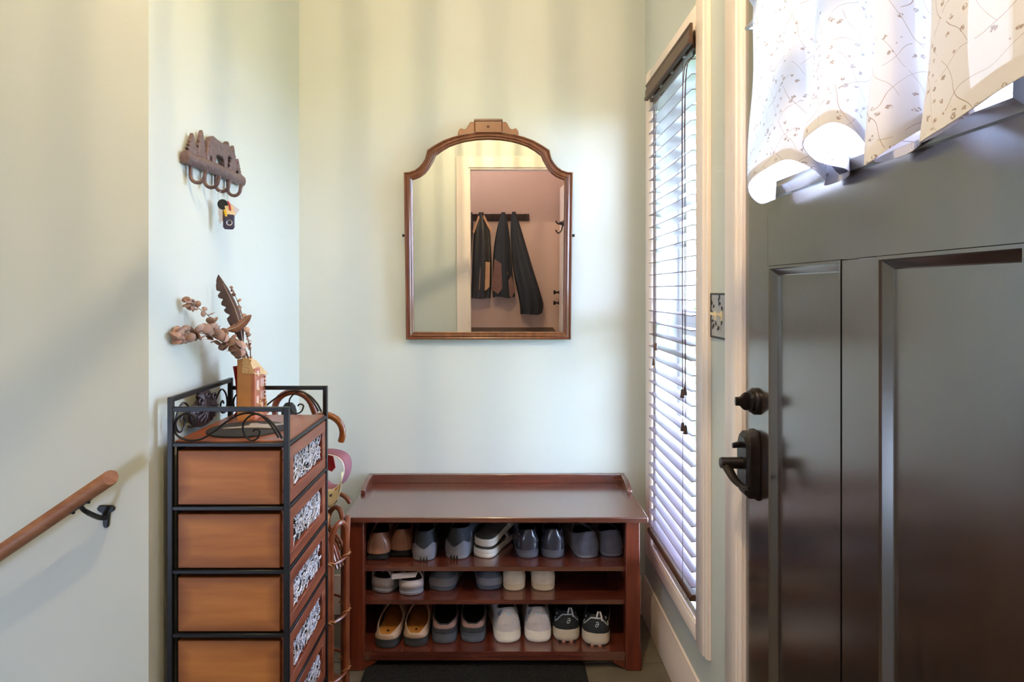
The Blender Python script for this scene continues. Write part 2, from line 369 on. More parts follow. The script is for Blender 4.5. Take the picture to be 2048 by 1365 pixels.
# window sash
wn = thing('window_1', (XR+0.1, 1.98, WZ0), 'tall narrow white window behind the wooden blind', 'window', kind='structure')
m = MB(); m.box(XR, X1, WY0, WY0+0.012, WZ0, WZ1); m.box(XR, X1, WY1-0.012, WY1, WZ0, WZ1); m.box(XR, X1, WY0+.012, WY1-.012, WZ1-0.012, WZ1); m.box(XR, X1, WY0+.012, WY1-.012, WZ0, WZ0+0.012)
m.build('jamb_liner', WHITE, wn)
for (a, b) in ((WZ0+0.012, 1.17), (1.17, WZ1-0.012)):
    m = MB(); xs0, xs1 = XR+0.085, XR+0.125
    m.box(xs0, xs1, WY0+.012, WY0+.052, a, b); m.box(xs0, xs1, WY1-.052, WY1-.012, a, b)
    m.box(xs0, xs1, WY0+.052, WY1-.052, a, a+.045); m.box(xs0, xs1, WY0+.052, WY1-.052, b-.045, b)
    sash = m.build('sash', WHITE, wn, bevel=0.002)
    B(xs0+.016, xs0+.02, WY0+.05, WY1-.05, a+.043, b-.043).build('pane', PANE, sash)

wn2 = thing('fill_window', (-1.6, YF, 0.18), 'small unseen window added behind the viewer for cool fill light', 'window', kind='structure')  # invented opening, added out of view to spill cool daylight on the stair wall
m = MB(); m.box(-1.8, -1.77, YF-.1, YF-.04, .18, .66); m.box(-1.43, -1.4, YF-.1, YF-.04, .18, .66); m.box(-1.77, -1.43, YF-.1, YF-.04, .18, .21); m.box(-1.77, -1.43, YF-.1, YF-.04, .63, .66)
m.build('sash', WHITE, wn2); B(-1.77, -1.43, YF-.075, YF-.07, .21, .63).build('pane', PANE, wn2)
# door casing
dc = thing('trim_2', (XR, 1.45, 0), 'cream painted casing around the dark entrance door', 'trim', kind='structure')
casing_v(DY1-0.016, DY1+0.078, 0, DZ1+0.09, dc, False); casing_v(DY0-0.078, DY0+0.016, 0, DZ1+0.09, dc, True)
casing_h(DZ1-0.016, DZ1+0.09, DY0+0.016, DY1-0.016, dc)
m = MB(); m.box(XR-0.004, X1, DY1-0.018, DY1, 0, DZ1); m.box(XR-0.004, X1, DY0, DY0+0.018, 0, DZ1); m.box(XR-0.004, X1, DY0+.018, DY1-.018, DZ1-0.018, DZ1)
m.build('jamb', TRIM, dc)
# cased opening behind camera
oc = thing('trim_3', (-0.3, YF, 0), 'cream casing of the coat room opening, seen in the mirror', 'trim', kind='structure')
B(-0.366, -0.262, YF-0.0005, YF+0.018, 0, 2.205).build('casing_board', TRIM, oc, bevel=0.004)
B(-0.262, XR, YF-0.0005, YF+0.018, 2.113, 2.205).build('casing_board', TRIM, oc, bevel=0.004)
B(-0.262, -0.25, YF-0.12, YF+0.002, 0, 2.113).build('jamb', TRIM, oc); B(-0.25, XR, YF-0.12, YF+0.002, 2.1, 2.113).build('jamb', TRIM, oc)

# ------------------------------------------------------------------ entrance door
XD = XR-0.003
dr = thing('door_1', (XD, 0.97, 0), 'dark espresso panelled entrance door with a curtained window', 'door', kind='structure')
E0, E1 = 0.538, 1.403; T = 0.044; zt = 2.035; zb = 0.012
s1 = 1.288; s0 = 0.655; ma, mb_ = 0.915, 1.012; zl0, zl1 = 1.335, 1.49; zp0 = 0.24; zg1 = 1.93
def board(*a, name='stile'): return B(*a).build(name, DOOR, dr, bevel=0.0012, bseg=1)
board(XD, XD+T, s1, E1, zb, zt); board(XD, XD+T, E0, s0, zb, zt)
board(XD, XD+T, s0, s1, zg1, zt, name='rail'); board(XD, XD+T, s0, s1, zl0, zl1, name='rail'); board(XD, XD+T, s0, s1, zb, zp0, name='rail')
board(XD+0.0006, XD+T, ma, mb_, zp0, zl0, name='mullion')
for (a, b) in ((mb_, s1), (s0, ma)):
    pn = B(XD+0.014, XD+T-0.012, a, b, zp0, zl0).build('door_panel', DOOR, dr)
    o1 = [(a, zp0), (b, zp0), (b, zl0), (a, zl0)]
    def ring(inset, x): return [Vector((x, (y+inset if i in (0, 3) else y-inset), (z+inset if i < 2 else z-inset))) for i, (y, z) in enumerate(o1)]
    MB().loft([ring(0, XD-0.0008), ring(0.005, XD-0.0008), ring(0.007, XD+0.003), ring(0.018, XD+0.0128), ring(0.020, XD+0.0138), ring(0.0, XD+0.0138)], True, False, False).build('panel_moulding', DOOR, pn)
o1 = [(s0, zl1), (s1, zl1), (s1, zg1), (s0, zg1)]
def ring(inset, x): return [Vector((x, (y+inset if i in (0, 3) else y-inset), (z+inset if i < 2 else z-inset))) for i, (y, z) in enumerate(o1)]
MB().loft([ring(-0.012, XD+0.001), ring(-0.012, XD-0.006), ring(0.006, XD-0.010), ring(0.02, XD-0.002), ring(0.02, XD+T), ring(0.0, XD+T)], True, False, False).build('glass_frame', DOOR, dr)
B(XD+0.02, XD+0.026, s0+0.01, s1-0.01, zl1+0.01, zg1-0.01).build('pane', PANE, dr)
B(XD+T-0.012, XD+T+0.05, E0-.02, E1+.02, -0.01, 0.011).build('threshold', BRONZE, dr)
# deadbolt
yb = 1.346; zd = 1.035
db = MB().lathe([(0.0, 0.0), (0.030, 0.0), (0.030, 0.007), (0.027, 0.011), (0.024, 0.012), (0.024, 0.016), (0.019, 0.019), (0.0, 0.019)], (XD, yb, zd), (-1, 0, 0), 32).build('deadbolt', BRONZE, dr, smooth=True)
MB().loft([[Vector((XD-0.017-0.030*t, yb+math.cos(a)*0.006*(1-0.3*t), zd+math.sin(a)*(0.010+0.011*math.sin(PI*min(1, t*1.1+.25))))) for a in [2*PI*k/14 for k in range(14)]] for t in [i/6 for i in range(7)]]).build('thumb_turn', BRONZE, db, smooth=True)
# lever plate
yl = 1.352; zl = 0.895
poly = [(-0.020, -0.075), (0.020, -0.075), (0.031, -0.055), (0.031, 0.046), (0.018, 0.070), (-0.018, 0.070), (-0.031, 0.046), (-0.031, -0.055)]
rings = []
for sc_, h in ((1.06, 0), (1.06, 0.004), (1.0, 0.009), (1.0, 0.022), (0.86, 0.031)):
    rings.append([Vector((XD-h, yl+a*sc_, zl+b*sc_)) for a, b in poly])
lp = MB().loft(rings).build('lever_plate', BRONZE, dr, bevel=0.002)
MB().lathe([(0.0, 0), (0.014, 0.0), (0.013, 0.01), (0.0125, 0.048), (0.0115, 0.052), (0.0, 0.053)], (XD-0.026, yl, zl), (-1, 0, 0), 20).build('lever_neck', BRONZE, lp, smooth=True)
pts = spline([(XD-0.066, yl-0.002, zl-0.002), (XD-0.066, yl-0.02, zl-0.012), (XD-0.062, yl-0.045, zl-0.026), (XD-0.056, yl-0.072, zl-0.031), (XD-0.052, yl-0.098, zl-0.025)], 5)
MB().tube(pts, [0.013-0.006*i/(len(pts)-1) for i in range(len(pts))], 10, squash=0.55).build('lever', BRONZE, lp, smooth=True)
MB().loft([[Vector((XD-0.03-0.018*t, yl+0.008+math.cos(a)*0.004, zl+0.040+math.sin(a)*(0.008-0.002*t)-0.003*t)) for a in [2*PI*k/10 for k in range(10)]] for t in (0, .5, 1)]).build('lock_turn', BRONZE, lp, smooth=True)

# ------------------------------------------------------------------ door curtain
cp = [(1.215,.558,1.468),(1.235,.535,1.462),(1.215,.505,1.474),(1.16,.482,1.490),(1.06,.472,1.502),(1.0,.480,1.502),(.982,.515,1.482),(1.0,.545,1.468),(1.03,.560,1.464),(.99,.568,1.470),
      (.962,.552,1.478),(.972,.515,1.492),(.95,.482,1.512),(.90,.466,1.520),(.85,.466,1.522),(.832,.490,1.505),(.848,.530,1.476),(.872,.553,1.470),(.83,.566,1.474),(.79,.550,1.482),(.808,.515,1.466),
      (.798,.488,1.452),(.772,.474,1.446),(.748,.484,1.458),(.744,.52,1.482),(.752,.548,1.496),(.72,.560,1.496),(.695,.545,1.488),(.694,.51,1.464),(.686,.482,1.452),(.65,.466,1.452),(.60,.458,1.458),(.545,.458,1.468),(.50,.47,1.476),(.48,.505,1.48),(.50,.55,1.48)]
hem = spline([(b, a, c) for a, b, c in cp], 6)
arc = [0.0]
for i in range(1, len(hem)): arc.append(arc[-1]+(Vector(hem[i]).xy-Vector(hem[i-1]).xy).length)
ct = thing('door_curtain', (0.52, 0.86, 1.45), 'white sheer valance with brown twig print gathered over the door window', 'curtain')
ZTOP = 1.862; nz_ = 18
def curt(i, t):   # t 0 hem .. 1 top
    h = Vector(hem[i]); k = 1-0.42*t
    X = 0.535+(h.x-0.535)*k + 0.004*math.sin(arc[i]*55+t*3)*t + 0.003*math.sin(arc[i]*31+t*9)
    Y = h.y + (0.012*math.sin(arc[i]*20) - (h.y-1.0)*0.02)*t
    return Vector((X, Y, h.z+(ZTOP-h.z)*t))
def curt_mesh(t0, t1, n, off):
    m = MB(); m.uv = []; vs = []; fs = []; nn = len(hem)
    for r in range(n+1):
        t = t0+(t1-t0)*r/n
        for i in range(nn):
            p = curt(i, t)
            if off:
                a = curt(max(i-1, 0), t); b = curt(min(i+1, nn-1), t); tg = (b-a).normalized(); p = p+Vector((-tg.y, tg.x, 0))*off
            vs.append(p); m.uv.append((arc[i], p.z))
    for r in range(n):
        for i in range(nn-1): fs.append((r*nn+i, r*nn+i+1, (r+1)*nn+i+1, (r+1)*nn+i))
    m.add(vs, fs); return m
cl = curt_mesh(0, 1, nz_, 0).build('cloth', SHEER, ct, smooth=True, auto=False)
hm = curt_mesh(0, 0.055, 3, 0.0016); h2 = curt_mesh(0, 0.055, 3, -0.0016)
hm.build('hem', HEMF, ct, smooth=True, auto=False)
m = MB(); m.uv = []; vs = []; fs = []; nn = len(hem)
for r in range(5):
    for i in range(nn):
        p = curt(i, 1.0); a = r/4
        p = Vector((0.535+(p.x-0.535)*(0.8+1.0*a)-0.012*a, p.y+0.006*math.sin(arc[i]*60)*a, ZTOP+0.042*a+0.005*math.sin(arc[i]*43)*a)); vs.append(p); m.uv.append((arc[i], p.z))
for r in range(4):
    for i in range(nn-1): fs.append((r*nn+i, r*nn+i+1, (r+1)*nn+i+1, (r+1)*nn+i))
m.add(vs, fs).build('ruffle', SHEER, ct, smooth=True, auto=False)
MB().tube([(0.535, 1.30, ZTOP-0.01), (0.535, 0.47, ZTOP-0.01)], 0.005, 10).build('curtain_rod', METALW, ct, smooth=True)
for y in (1.30, 0.47): MB().tube([(0.535, y, ZTOP-0.01), (XD-0.001, y, ZTOP-0.01)], 0.005, 8).build('rod_bracket', METALW, ct)

# ------------------------------------------------------------------ window blind
bl = thing('window_blind', (0.57, 1.98, 0.39), 'brown wooden slat blind hanging in the tall window', 'blind')
bx0, bx1 = 0.553, 0.601; by0, by1 = 1.733, 2.232
B(0.556, 0.606, by0, by1, 1.985, 2.022).build('headrail', BLINDW, bl, bevel=0.002)
prof = [(0.536, 1.986), (0.548, 1.986), (0.548, 2.046), (0.540, 2.046), (0.538, 2.04), (0.5415, 2.034), (0.5375, 2.02), (0.5375, 2.004), (0.5345, 1.996), (0.5335, 1.99)]
MB().loft([[Vector((a, y, b)) for a, b in prof] for y in (1.705, 2.222)]).build('valance', BLINDW, bl, bevel=0.0008, bseg=1)
B(0.562, 0.578, 1.70, 1.7335, 1.992, 2.045).build('valance_return', BLINDW, bl, bevel=0.002)
for y in (1.80, 1.93, 2.06, 2.17):
    B(0.549, 0.556, y-0.008, y+0.008, 1.984, 1.992).build('valance_clip', METALW, bl)
for y in (1.775, 2.165): B(0.575, 0.590, y-0.010, y+0.010, 1.982, 1.986).build('cord_plate', METALW, bl)
# slat: slightly crowned
ns = 36; ztop = 1.952; zbot = 0.425; slat0 = None
for k in range(ns):
    z = ztop-(ztop-zbot)*k/(ns-1)
    if slat0 is None:
        pr = []
        for q in range(7):
            a = q/6; pr.append((-0.024+0.048*a, 0.0022*math.sin(PI*a)+0.0013))
        pr += [(0.024-0.048*q/6, 0.0022*math.sin(PI*q/6)-0.0013) for q in range(7)]
        slat0 = MB().loft([[Vector((a, y, b)) for a, b in pr] for y in (-0.248, 0.248)]).build('slat', BLIND, bl, smooth=True, local=True); o = slat0
    else:
        o = slat0.copy(); COL.objects.link(o); o.parent = bl
    tilt = math.radians(random.uniform(-2.5, 2.5)+(7 if k in (9, 12) else 0))
    o.location = Vector(((bx0+bx1)/2, (by0+by1)/2, z))-WORLD[bl.name]; o.rotation_euler = (random.uniform(-.004, .004), tilt, 0)
MB().loft([[Vector((a, y, b)) for a, b in [(0.548, 0.385), (0.604, 0.380), (0.606, 0.392), (0.602, 0.400), (0.552, 0.404), (0.547, 0.398)]] for y in (by0, by1)]).build('bottom_rail', BLINDW, bl, bevel=0.002)
for y in (1.81, 2.155):
    for x in (bx0-0.002, bx1+0.002):
        MB().tube([(x, y, 1.985), (x+0.0005, y, 1.2), (x, y, 0.404)], 0.0008, 5).build('ladder_cord', CORD, bl)
    MB().tube(spline([(bx0-0.002, y, 0.40), (bx0-0.005, y-0.01, 0.375), (bx0+0.004, y-0.02, 0.36), (bx0+0.008, y-0.008, 0.38)], 4), 0.0007, 5).build('cord_loop', CORD, bl)
def pull(y, zend, xoff):
    MB().tube(spline([(0.575, y, 1.983), (bx0-0.006+xoff, y+0.004, 1.9), (bx0-0.008+xoff, y+random.uniform(-.004, .004), 1.4), (bx0-0.008+xoff, y, zend+0.02)], 6), 0.0011, 5).build('lift_cord', CORD, bl)
    MB().lathe([(0.002, 0.026), (0.005, 0.022), (0.0055, 0.012), (0.0075, 0.0), (0.0, 0.0)], (bx0-0.008+xoff, y, zend), (0, 0, 1), 12).build('tassel', BLINDW, bl, smooth=True)
pull(1.782, 0.965, -0.003); pull(1.770, 0.975, 0.001); pull(1.775, 0.868, -0.004); pull(1.762, 0.862, 0.0); pull(2.098, 1.075, 0.0); pull(2.115, 1.02, -0.002)

# ------------------------------------------------------------------ switch plate
sw = thing('light_switch', (XR, 1.578, 1.217), 'pewter leaf-pattern double light switch beside the door casing', 'light switch')
pl = B(XR-0.004, XR, 1.519, 1.634, 1.157, 1.277).build('plate', PLATE, sw, bevel=0.003)
m = MB(); m.box(XR-0.0055, XR-0.0035, 1.519, 1.634, 1.272, 1.277); m.box(XR-0.0055, XR-0.0035, 1.519, 1.634, 1.157, 1.162); m.box(XR-0.0055, XR-0.0035, 1.629, 1.634, 1.162, 1.272); m.box(XR-0.0055, XR-0.0035, 1.519, 1.524, 1.162, 1.272)
m.build('rim', IRON, sw)
for y in (1.600, 1.554):
    B(XR-0.0055, XR-0.004, y-0.005, y+0.005, 1.205, 1.229).build('toggle_slot', IVORY, sw)
    MB().hexa([(XR-0.004, y-0.004, 1.213), (XR-0.004, y+0.004, 1.213), (XR-0.004, y+0.004, 1.224), (XR-0.004, y-0.004, 1.224), (XR-0.018, y-0.003, 1.220), (XR-0.018, y+0.003, 1.220), (XR-0.018, y+0.003, 1.226), (XR-0.018, y-0.003, 1.226)]).build('toggle', IVORY, sw, bevel=0.001)
for (y, z, a) in ((1.622,1.245,1.2),(1.614,1.236,2.2),(1.620,1.224,0.5),(1.566,1.262,1.0),(1.578,1.256,2.3),(1.560,1.248,0.3),(1.572,1.243,1.7),(1.618,1.180,1.9),(1.606,1.186,0.8),(1.585,1.178,2.4),(1.592,1.190,1.2),(1.570,1.183,0.5),(1.556,1.194,2.0),(1.625,1.200,2.8),(1.548,1.232,1.1)):
    L = 0.0125; pts = [(L*t, 0.0035*math.sin(PI*t)) for t in (0, .25, .5, .75, 1)]+[(L*t, -0.0035*math.sin(PI*t)) for t in (.75, .5, .25)]
    MB().prism(pts, (XR-0.0042, y, z), (0, math.cos(a), math.sin(a)), (0, -math.sin(a), math.cos(a)), -0.0012).build('leaf_relief', IRON, sw)

# ------------------------------------------------------------------ mirror
TILT = math.radians(2.12); YM = 2.384; ZM = 1.091; XM = px(977, 600, 2.372).x
mr = thing('wall_mirror', (XM, YM, ZM), 'arched walnut framed mirror with carved crest above the shoe bench', 'mirror', local=True)
mr.rotation_euler = (TILT, 0, 0)
half_o = [(0, 0), (.16, 0), (.325, 0), (.3265, .2), (.328, .4), (.330, .656), (.310, .657), (.288, .664), (.270, .677), (.257, .692), (.247, .708), (.243, .722), (.239, .742), (.210, .761), (.177, .779), (.140, .793), (.108, .802), (.052, .813), (0, .816)]
half_i = [(0, .030), (.15, .030), (.294, .030), (.2945, .2), (.2955, .4), (.297, .626), (.283, .630), (.265, .638), (.247, .651), (.234, .666), (.223, .684), (.213, .701), (.205, .720), (.181, .738), (.152, .755), (.122, .766), (.092, .774), (.045, .781), (0, .783)]
def full(h): return h + [(-a, b) for a, b in reversed(h[1:-1])]
fo, fi = full(half_o), full(half_i)
def lerp_ring(t, y): return [Vector((a[0]+(b[0]-a[0])*t, y, a[1]+(b[1]-a[1])*t)) for a, b in zip(fo, fi)]
rings = [lerp_ring(t, y) for t, y in ((0.0, -0.004), (0.0, -0.020), (0.06, -0.026), (0.16, -0.0265), (0.22, -0.022), (0.30, -0.021), (0.42, -0.0235), (0.56, -0.0245), (0.70, -0.022), (0.76, -0.019), (0.84, -0.0195), (0.90, -0.018), (1.0, -0.013), (1.0, -0.006))]
MB().loft(rings, True, False, False).build('frame', MIRW, mr, smooth=True)
g = MB(); g.add([Vector((p[0]*1.01, -0.0105, p[1]+(0.002 if p[1] > .3 else -0.002))) for p in fi], [tuple(range(len(fi)))]); g.build('glass', MIRROR, mr)
g = MB(); pb = [(p[0]*.99, p[1]) for p in fo]
g.prism(pb, (0, -0.002, 0), (1, 0, 0), (0, 0, 1), 0.004); g.build('backing', DARKWD, mr)
cr = B(-.052, .052, -.028, -.006, .808, .853).build('crest_block', MIRW2, mr, bevel=0.002)
MB().loft([[Vector((x, y, z)) for x, y in ((-.056+q, -.032+q), (.056-q, -.032+q), (.056-q, -.004), (-.056+q, -.004))] for z, q in ((.851, .002), (.853, 0), (.857, 0), (.860, .004))]).build('crest_cap', MIRW, cr)
MB().lathe([(0.0, .003), (.005, .002), (.006, 0)], (0, -.028, .831), (0, -1, 0), 12).build('rosette', MIRW, cr, smooth=True)
for sg in (-1, 1):
    wing = [(.052, .803), (.052, .847), (.062, .851), (.070, .849), (.076, .840), (.083, .826), (.094, .820), (.099, .823), (.106, .826), (.113, .821), (.117, .812), (.119, .800), (.09, .797)]
    mm = MB().prism([(sg*a, b) for a, b in wing], (0, -.008, 0), (1, 0, 0), (0, 0, 1), 0.016)
    mm.build('crest_wing', MIRW2, mr, bevel=0.003)
    MB().lathe([(.004, 0), (.006, .004), (.005, .009), (0, .010)], (sg*.329, -.012, .41), (sg, 0, 0), 12).build('pivot_knob', IRON, mr, smooth=True)

# ------------------------------------------------------------------ key rack on the left wall
kr = thing('key_rack', (XL, 1.66, 1.61), 'brown cast iron key rack with a bear and pine trees', 'key rack')
m = MB(); rings = []
for i in range(13):
    t = i/12; y = 1.497+0.333*t; r = 0.0165+0.0012*math.sin(i*2.3)
    rings.append([Vector((XL+0.013+math.cos(a)*0.0125, y, 1.617+0.003*math.sin(t*3)+math.sin(a)*r)) for a in [2*PI*k/10 for k in range(10)]])
m.loft(rings).build('log', CAST, kr, smooth=True)
bear = [(0.0,.035),(.004,.055),(.014,.070),(.032,.078),(.055,.074),(.078,.071),(.098,.074),(.108,.077),(.112,.085),(.120,.085),(.123,.077),(.136,.066),(.150,.048),(.150,.040),(.142,.036),(.128,.042),(.118,.042),(.114,.025),(.114,-.004),(.096,-.004),(.094,.022),(.080,.028),(.060,.030),(.047,.026),(.045,-.004),(.026,-.004),(.024,.018),(.014,.014),(.012,-.004),(-.002,-.004),(-.004,.015)]
MB().prism([(a*1.03, b*.95) for a, b in bear], (XL+0.006, 1.605, 1.632), (0, 1, 0), (0, 0, 1), 0.014).build('bear', CAST, kr, bevel=0.004, bseg=3)
def pine(y, w, h, z0):
    n = 5; L = []; R = []
    for i in range(n):
        za = h*i/n; zb_ = h*(i+1)/n; wa = w*(1-i/n)*.5+.002; wb = wa*.55
        L += [(-wa, za+.004), (-wb, zb_)]; R += [(wa, za+.004), (wb, zb_)]
    poly = [(-w*.15, -.01), ]; poly = [(w*.15, -.012)] + R + [(0, h+.008)] + list(reversed(L)) + [(-w*.15, -.012)]
    MB().prism(poly, (XL+0.006, y, z0), (0, 1, 0), (0, 0, 1), 0.010).build('pine_tree', CAST, kr, bevel=0.002, bseg=2)
pine(1.535, .062, .050, 1.630); pine(1.582, .066, .070, 1.630); pine(1.768, .070, .072, 1.632); pine(1.800, .052, .040, 1.632)
HK = [1.532, 1.605, 1.668, 1.742]
for y in HK:
    pts = [(XL+0.010, y, 1.608), (XL+0.010, y, 1.585)]+[(XL+0.028-0.018*math.cos(a), y, 1.577-0.018*math.sin(a)) for a in [PI*k/8 for k in range(9)]]+[(XL+0.047, y, 1.583), (XL+0.050, y, 1.592)]
    MB().tube(pts, [0.0048]*(len(pts)-2)+[0.0052, 0.0055], 10).build('hook', CAST, kr, smooth=True)
# keys
yk = HK[2]; xk = XL+0.030
ky = thing('key_ring', (xk, yk, 1.55), 'bunch of keys with dark fob and tags hanging from the rack', 'keys')
MB().tube([(xk+.012*math.cos(a)*.8, yk+0.010*math.cos(a), 1.543+0.0175*math.sin(a)) for a in [2*PI*k/24 for k in range(24)]], 0.001, 6, closed=True).build('ring', METALW, ky, smooth=True)
ku = Vector((.80, .60, 0)); kn = Vector((.60, -.80, 0)); KB = Vector((xk+.004, yk, 1.530))
def kp(poly, a, b, c, th, rot=0.0):
    """flat key part in the plane facing the room: offset a across, b up, c forward"""
    cr_, sr_ = math.cos(rot), math.sin(rot)
    return MB().prism([(x*cr_-y*sr_, x*sr_+y*cr_) for x, y in poly], KB+ku*a+Vector((0, 0, b))+kn*c, ku, (0, 0, 1), th)
kp([(0.0135*math.cos(a), 0.0145*math.sin(a)) for a in [2*PI*k/20 for k in range(20)]], -.006, -.008, .004, .006).build('key_head', RUBBER, ky, bevel=0.002)
kp([(-.0045, 0), (.0045, 0), (.0045, -.036), (0, -.044), (-.003, -.040), (-.0045, -.032), (-.0025, -.027), (-.0045, -.022)], -.012, -.018, .005, .002).build('key_blade', METALW, ky)
kp([(-.004, 0), (.004, 0), (.004, -.034), (0, -.040), (-.004, -.034)], -.002, -.018, .003, .002).build('key_blade', M('brass', (200, 150, 70), .35, metal=.7), ky)
kp([(-.011, 0), (.011, 0), (.011, -.028), (-.011, -.028)], .009, -.010, .009, .0015, .2).build('tag', M('cream_tag', (232, 206, 164), .6), ky)
kp([(-.011, 0), (-.005, 0), (-.005, -.020), (-.011, -.020)], .006, -.020, .0108, .0012, .2).build('tag', M('yellow_tag', (224, 180, 30), .5), ky)
MB().tube([KB+ku*.006+kn*.012+Vector((0, 0, .002)), KB+ku*.011+kn*.0125+Vector((0, 0, -.010)), KB+ku*.013+kn*.0125+Vector((0, 0, -.024))], .0022, 6).build('strap', M('red_cord', (196, 52, 44), .6), ky)
kp([(-.017, 0), (.017, 0), (.017, -.030), (-.017, -.030)], .024, -.010, .006, .0012, -.62).build('card', M('clear_card', (196, 190, 198), .3), ky)
fob = kp([(-.015, .018), (-.011, .022), (.011, .022), (.015, .018), (.015, -.015), (.011, -.021), (-.011, -.021), (-.015, -.015)], .010, -.055, .001, .010).build('fob', M('dark_fob', (60, 54, 78), .3), ky, bevel=0.003)
MB().tube([KB+ku*(.010+.007*math.cos(a))+kn*.012+Vector((0, 0, -.058+.007*math.sin(a))) for a in [2*PI*k/14 for k in range(14)]], .0012, 5, closed=True).build('button', METALW, fob)
MB().tube([KB+kn*.004, KB+ku*.006+kn*.006+Vector((0, 0, -.02)), KB+ku*.010+kn*.005+Vector((0, 0, -.034))], .0012, 5).build('cord', RUBBER, ky)

# ------------------------------------------------------------------ handrail
hr = thing('handrail', (-0.838, 1.29, 0.88), 'sloping round wooden handrail on the stair wall', 'handrail')
ang = math.atan(.68); e = Vector((-0.838, 1.292, 0.881)); dv = Vector((-math.cos(ang), 0, -math.sin(ang)))
n = 24; rings = []
cutn = Vector((0.82, -0.42, 0.45)).normalized()
u = Vector((0, 1, 0)); v = dv.cross(u).normalized()
for t in (0.0, 0.003, 1.9):
    ring_ = []
    for k in range(n):
        a = 2*PI*k/n; rr = 0.0165 if t > 0 else 0.0150
        p = e+(u*math.cos(a)+v*math.sin(a))*rr
        if t < 1: p = p + dv*((p-e).dot(cutn)/(-dv.dot(cutn))) + dv*t
        else: p = p+dv*t
        ring_.append(p)
    rings.append(ring_)
MB().loft(rings).build('rail', RAIL, hr, smooth=True)
b0 = e+dv*0.078+Vector((0, 0, -0.0195))
brk = MB().loft([[b0+dv*s_+Vector((0, w_, zz)) for w_, zz in ((-.006, .003), (.006, .003), (.006, -.001), (-.006, -.001))] for s_ in (-.026, .026)]).build('bracket_saddle', IRON, hr, bevel=.001)
for s_ in (-.02, .02): MB().lathe([(.004, 0), (.003, .003), (0, .004)], b0+dv*s_+Vector((0, 0, -.001)), (0, 0, -1), 10).build('screw', IRON, brk)
wp = Vector((b0.x+0.008, YC, b0.z-0.046))
MB().tube(spline([b0, b0+Vector((.006, .006, -.012)), wp+Vector((-.006, -.022, .004)), wp+Vector((0, -.004, -.004))], 5), [.005]*6+[.0055]*6+[.006]*4, 8).build('bracket_arm', IRON, hr, smooth=True)
MB().prism([(-.020, .018), (-.015, .024), (.015, .024), (.020, .018), (.018, .012), (.008, .006), (.006, -.022), (.003, -.027), (-.003, -.027), (-.006, -.022), (-.008, .006), (-.018, .012)], wp, (1, 0, 0), (0, 0, 1), 0.006).build('bracket_plate', IRON, hr, bevel=.0015)

# ------------------------------------------------------------------ drawer chest
C0, C1 = 1.400, 1.722; CXl, CXr = -0.777, -0.4935; p = 0.012; ZT = 0.926
ch = thing('drawer_chest', ((CXl+CXr)/2, (C0+C1)/2, 0), 'narrow wooden drawer chest in a black iron frame with woven fronts', 'chest of drawers')
def bar(x0, x1, y0, y1, z0, z1, nm='frame_rail'): return B(x0, x1, y0, y1, z0, z1).build(nm, IRON, ch, bevel=.0012, bseg=1)
for (x, y, zz) in ((CXl, C0, 1.034), (CXl, C1-p, 1.034), (CXr-p, C0, 1.011), (CXr-p, C1-p, 1.011)): bar(x, x+p, y, y+p, 0, zz, 'post')
for y in (C0, C1-p): bar(CXl+p, CXr-p, y+.001, y+p-.001, 1.000, 1.011)
bar(CXl+.001, CXl+p-.001, C0+p, C1-p, 1.022, 1.034)
pitch = 0.1487; zr = [0.918-pitch*k for k in range(7)]
for k, z in enumerate(zr):
    z1_ = z+0.009
    bar(CXl+p, CXr-p, C0+.001, C0+p-.001, z, z1_); bar(CXl+p, CXr-p, C1-p+.001, C1-.001, z, z1_); bar(CXr-p+.001, CXr-.001, C0+p, C1-p, z, z1_)
B(CXl+p, CXr-p+.006, C0+p, C1-p, 0.921, ZT+.004).build('top_panel', CHESTT, ch, bevel=.002)
B(CXl+p+.002, CXl+p+.006, C0+p+.004, C1-p-.004, zr[6], 0.918).build('back_panel', BLACKB, ch)
for k in range(6):
    za = zr[k+1]+0.0095; zb_ = zr[k]-0.010
    dw = B(-0.755, CXr-0.022, C0+0.006, C1-0.014, za+.002, zb_).build('drawer', CHESTW, ch, bevel=.002)
    # front frame (faces +X)
    y0, y1 = C0+p+.002, C1-p-.002; fx0, fx1 = CXr-0.022, CXr-0.003; zc0, zc1 = za+.001, zb_+.006
    bw = 0.030
    for (a, b, c, d_) in ((y0, y1, zc0, zc0+bw), (y0, y1, zc1-bw, zc1), (y0, y0+bw, zc0+bw, zc1-bw), (y1-bw, y1, zc0+bw, zc1-bw)):
        B(fx0, fx1, a, b, c, d_).build('front_board', CHESTF, dw, bevel=.0012, bseg=1)
    B(fx0, fx0+.008, y0+bw, y1-bw, zc0+bw, zc1-bw).build('insert_backing', BLACKB, dw)
    m = MB(); rnd = random.Random(k); ya, yb_ = y0+bw, y1-bw; z0_, z1_ = zc0+bw, zc1-bw
    for q in range(170):
        cy = rnd.uniform(ya+.008, yb_-.008); cz = rnd.uniform(z0_+.006, z1_-.006); a = rnd.uniform(0, 2*PI); L = rnd.uniform(.012, .034); cu = rnd.uniform(-1.1, 1.1); xx = fx0+.010+rnd.uniform(0, .005)
        pts = []
        for t in range(6):
            s_ = (t/5-.5)*L; aa = a+cu*s_/L
            pts.append(Vector((xx+.001*math.sin(t), min(max(cy+s_*math.cos(aa), ya+.001), yb_-.001), min(max(cz+s_*math.sin(aa), z0_+.001), z1_-.001))))
        m.tube(pts, .0015, 4)
    tag(m.build('woven_lattice', LATT, dw), kind='stuff')
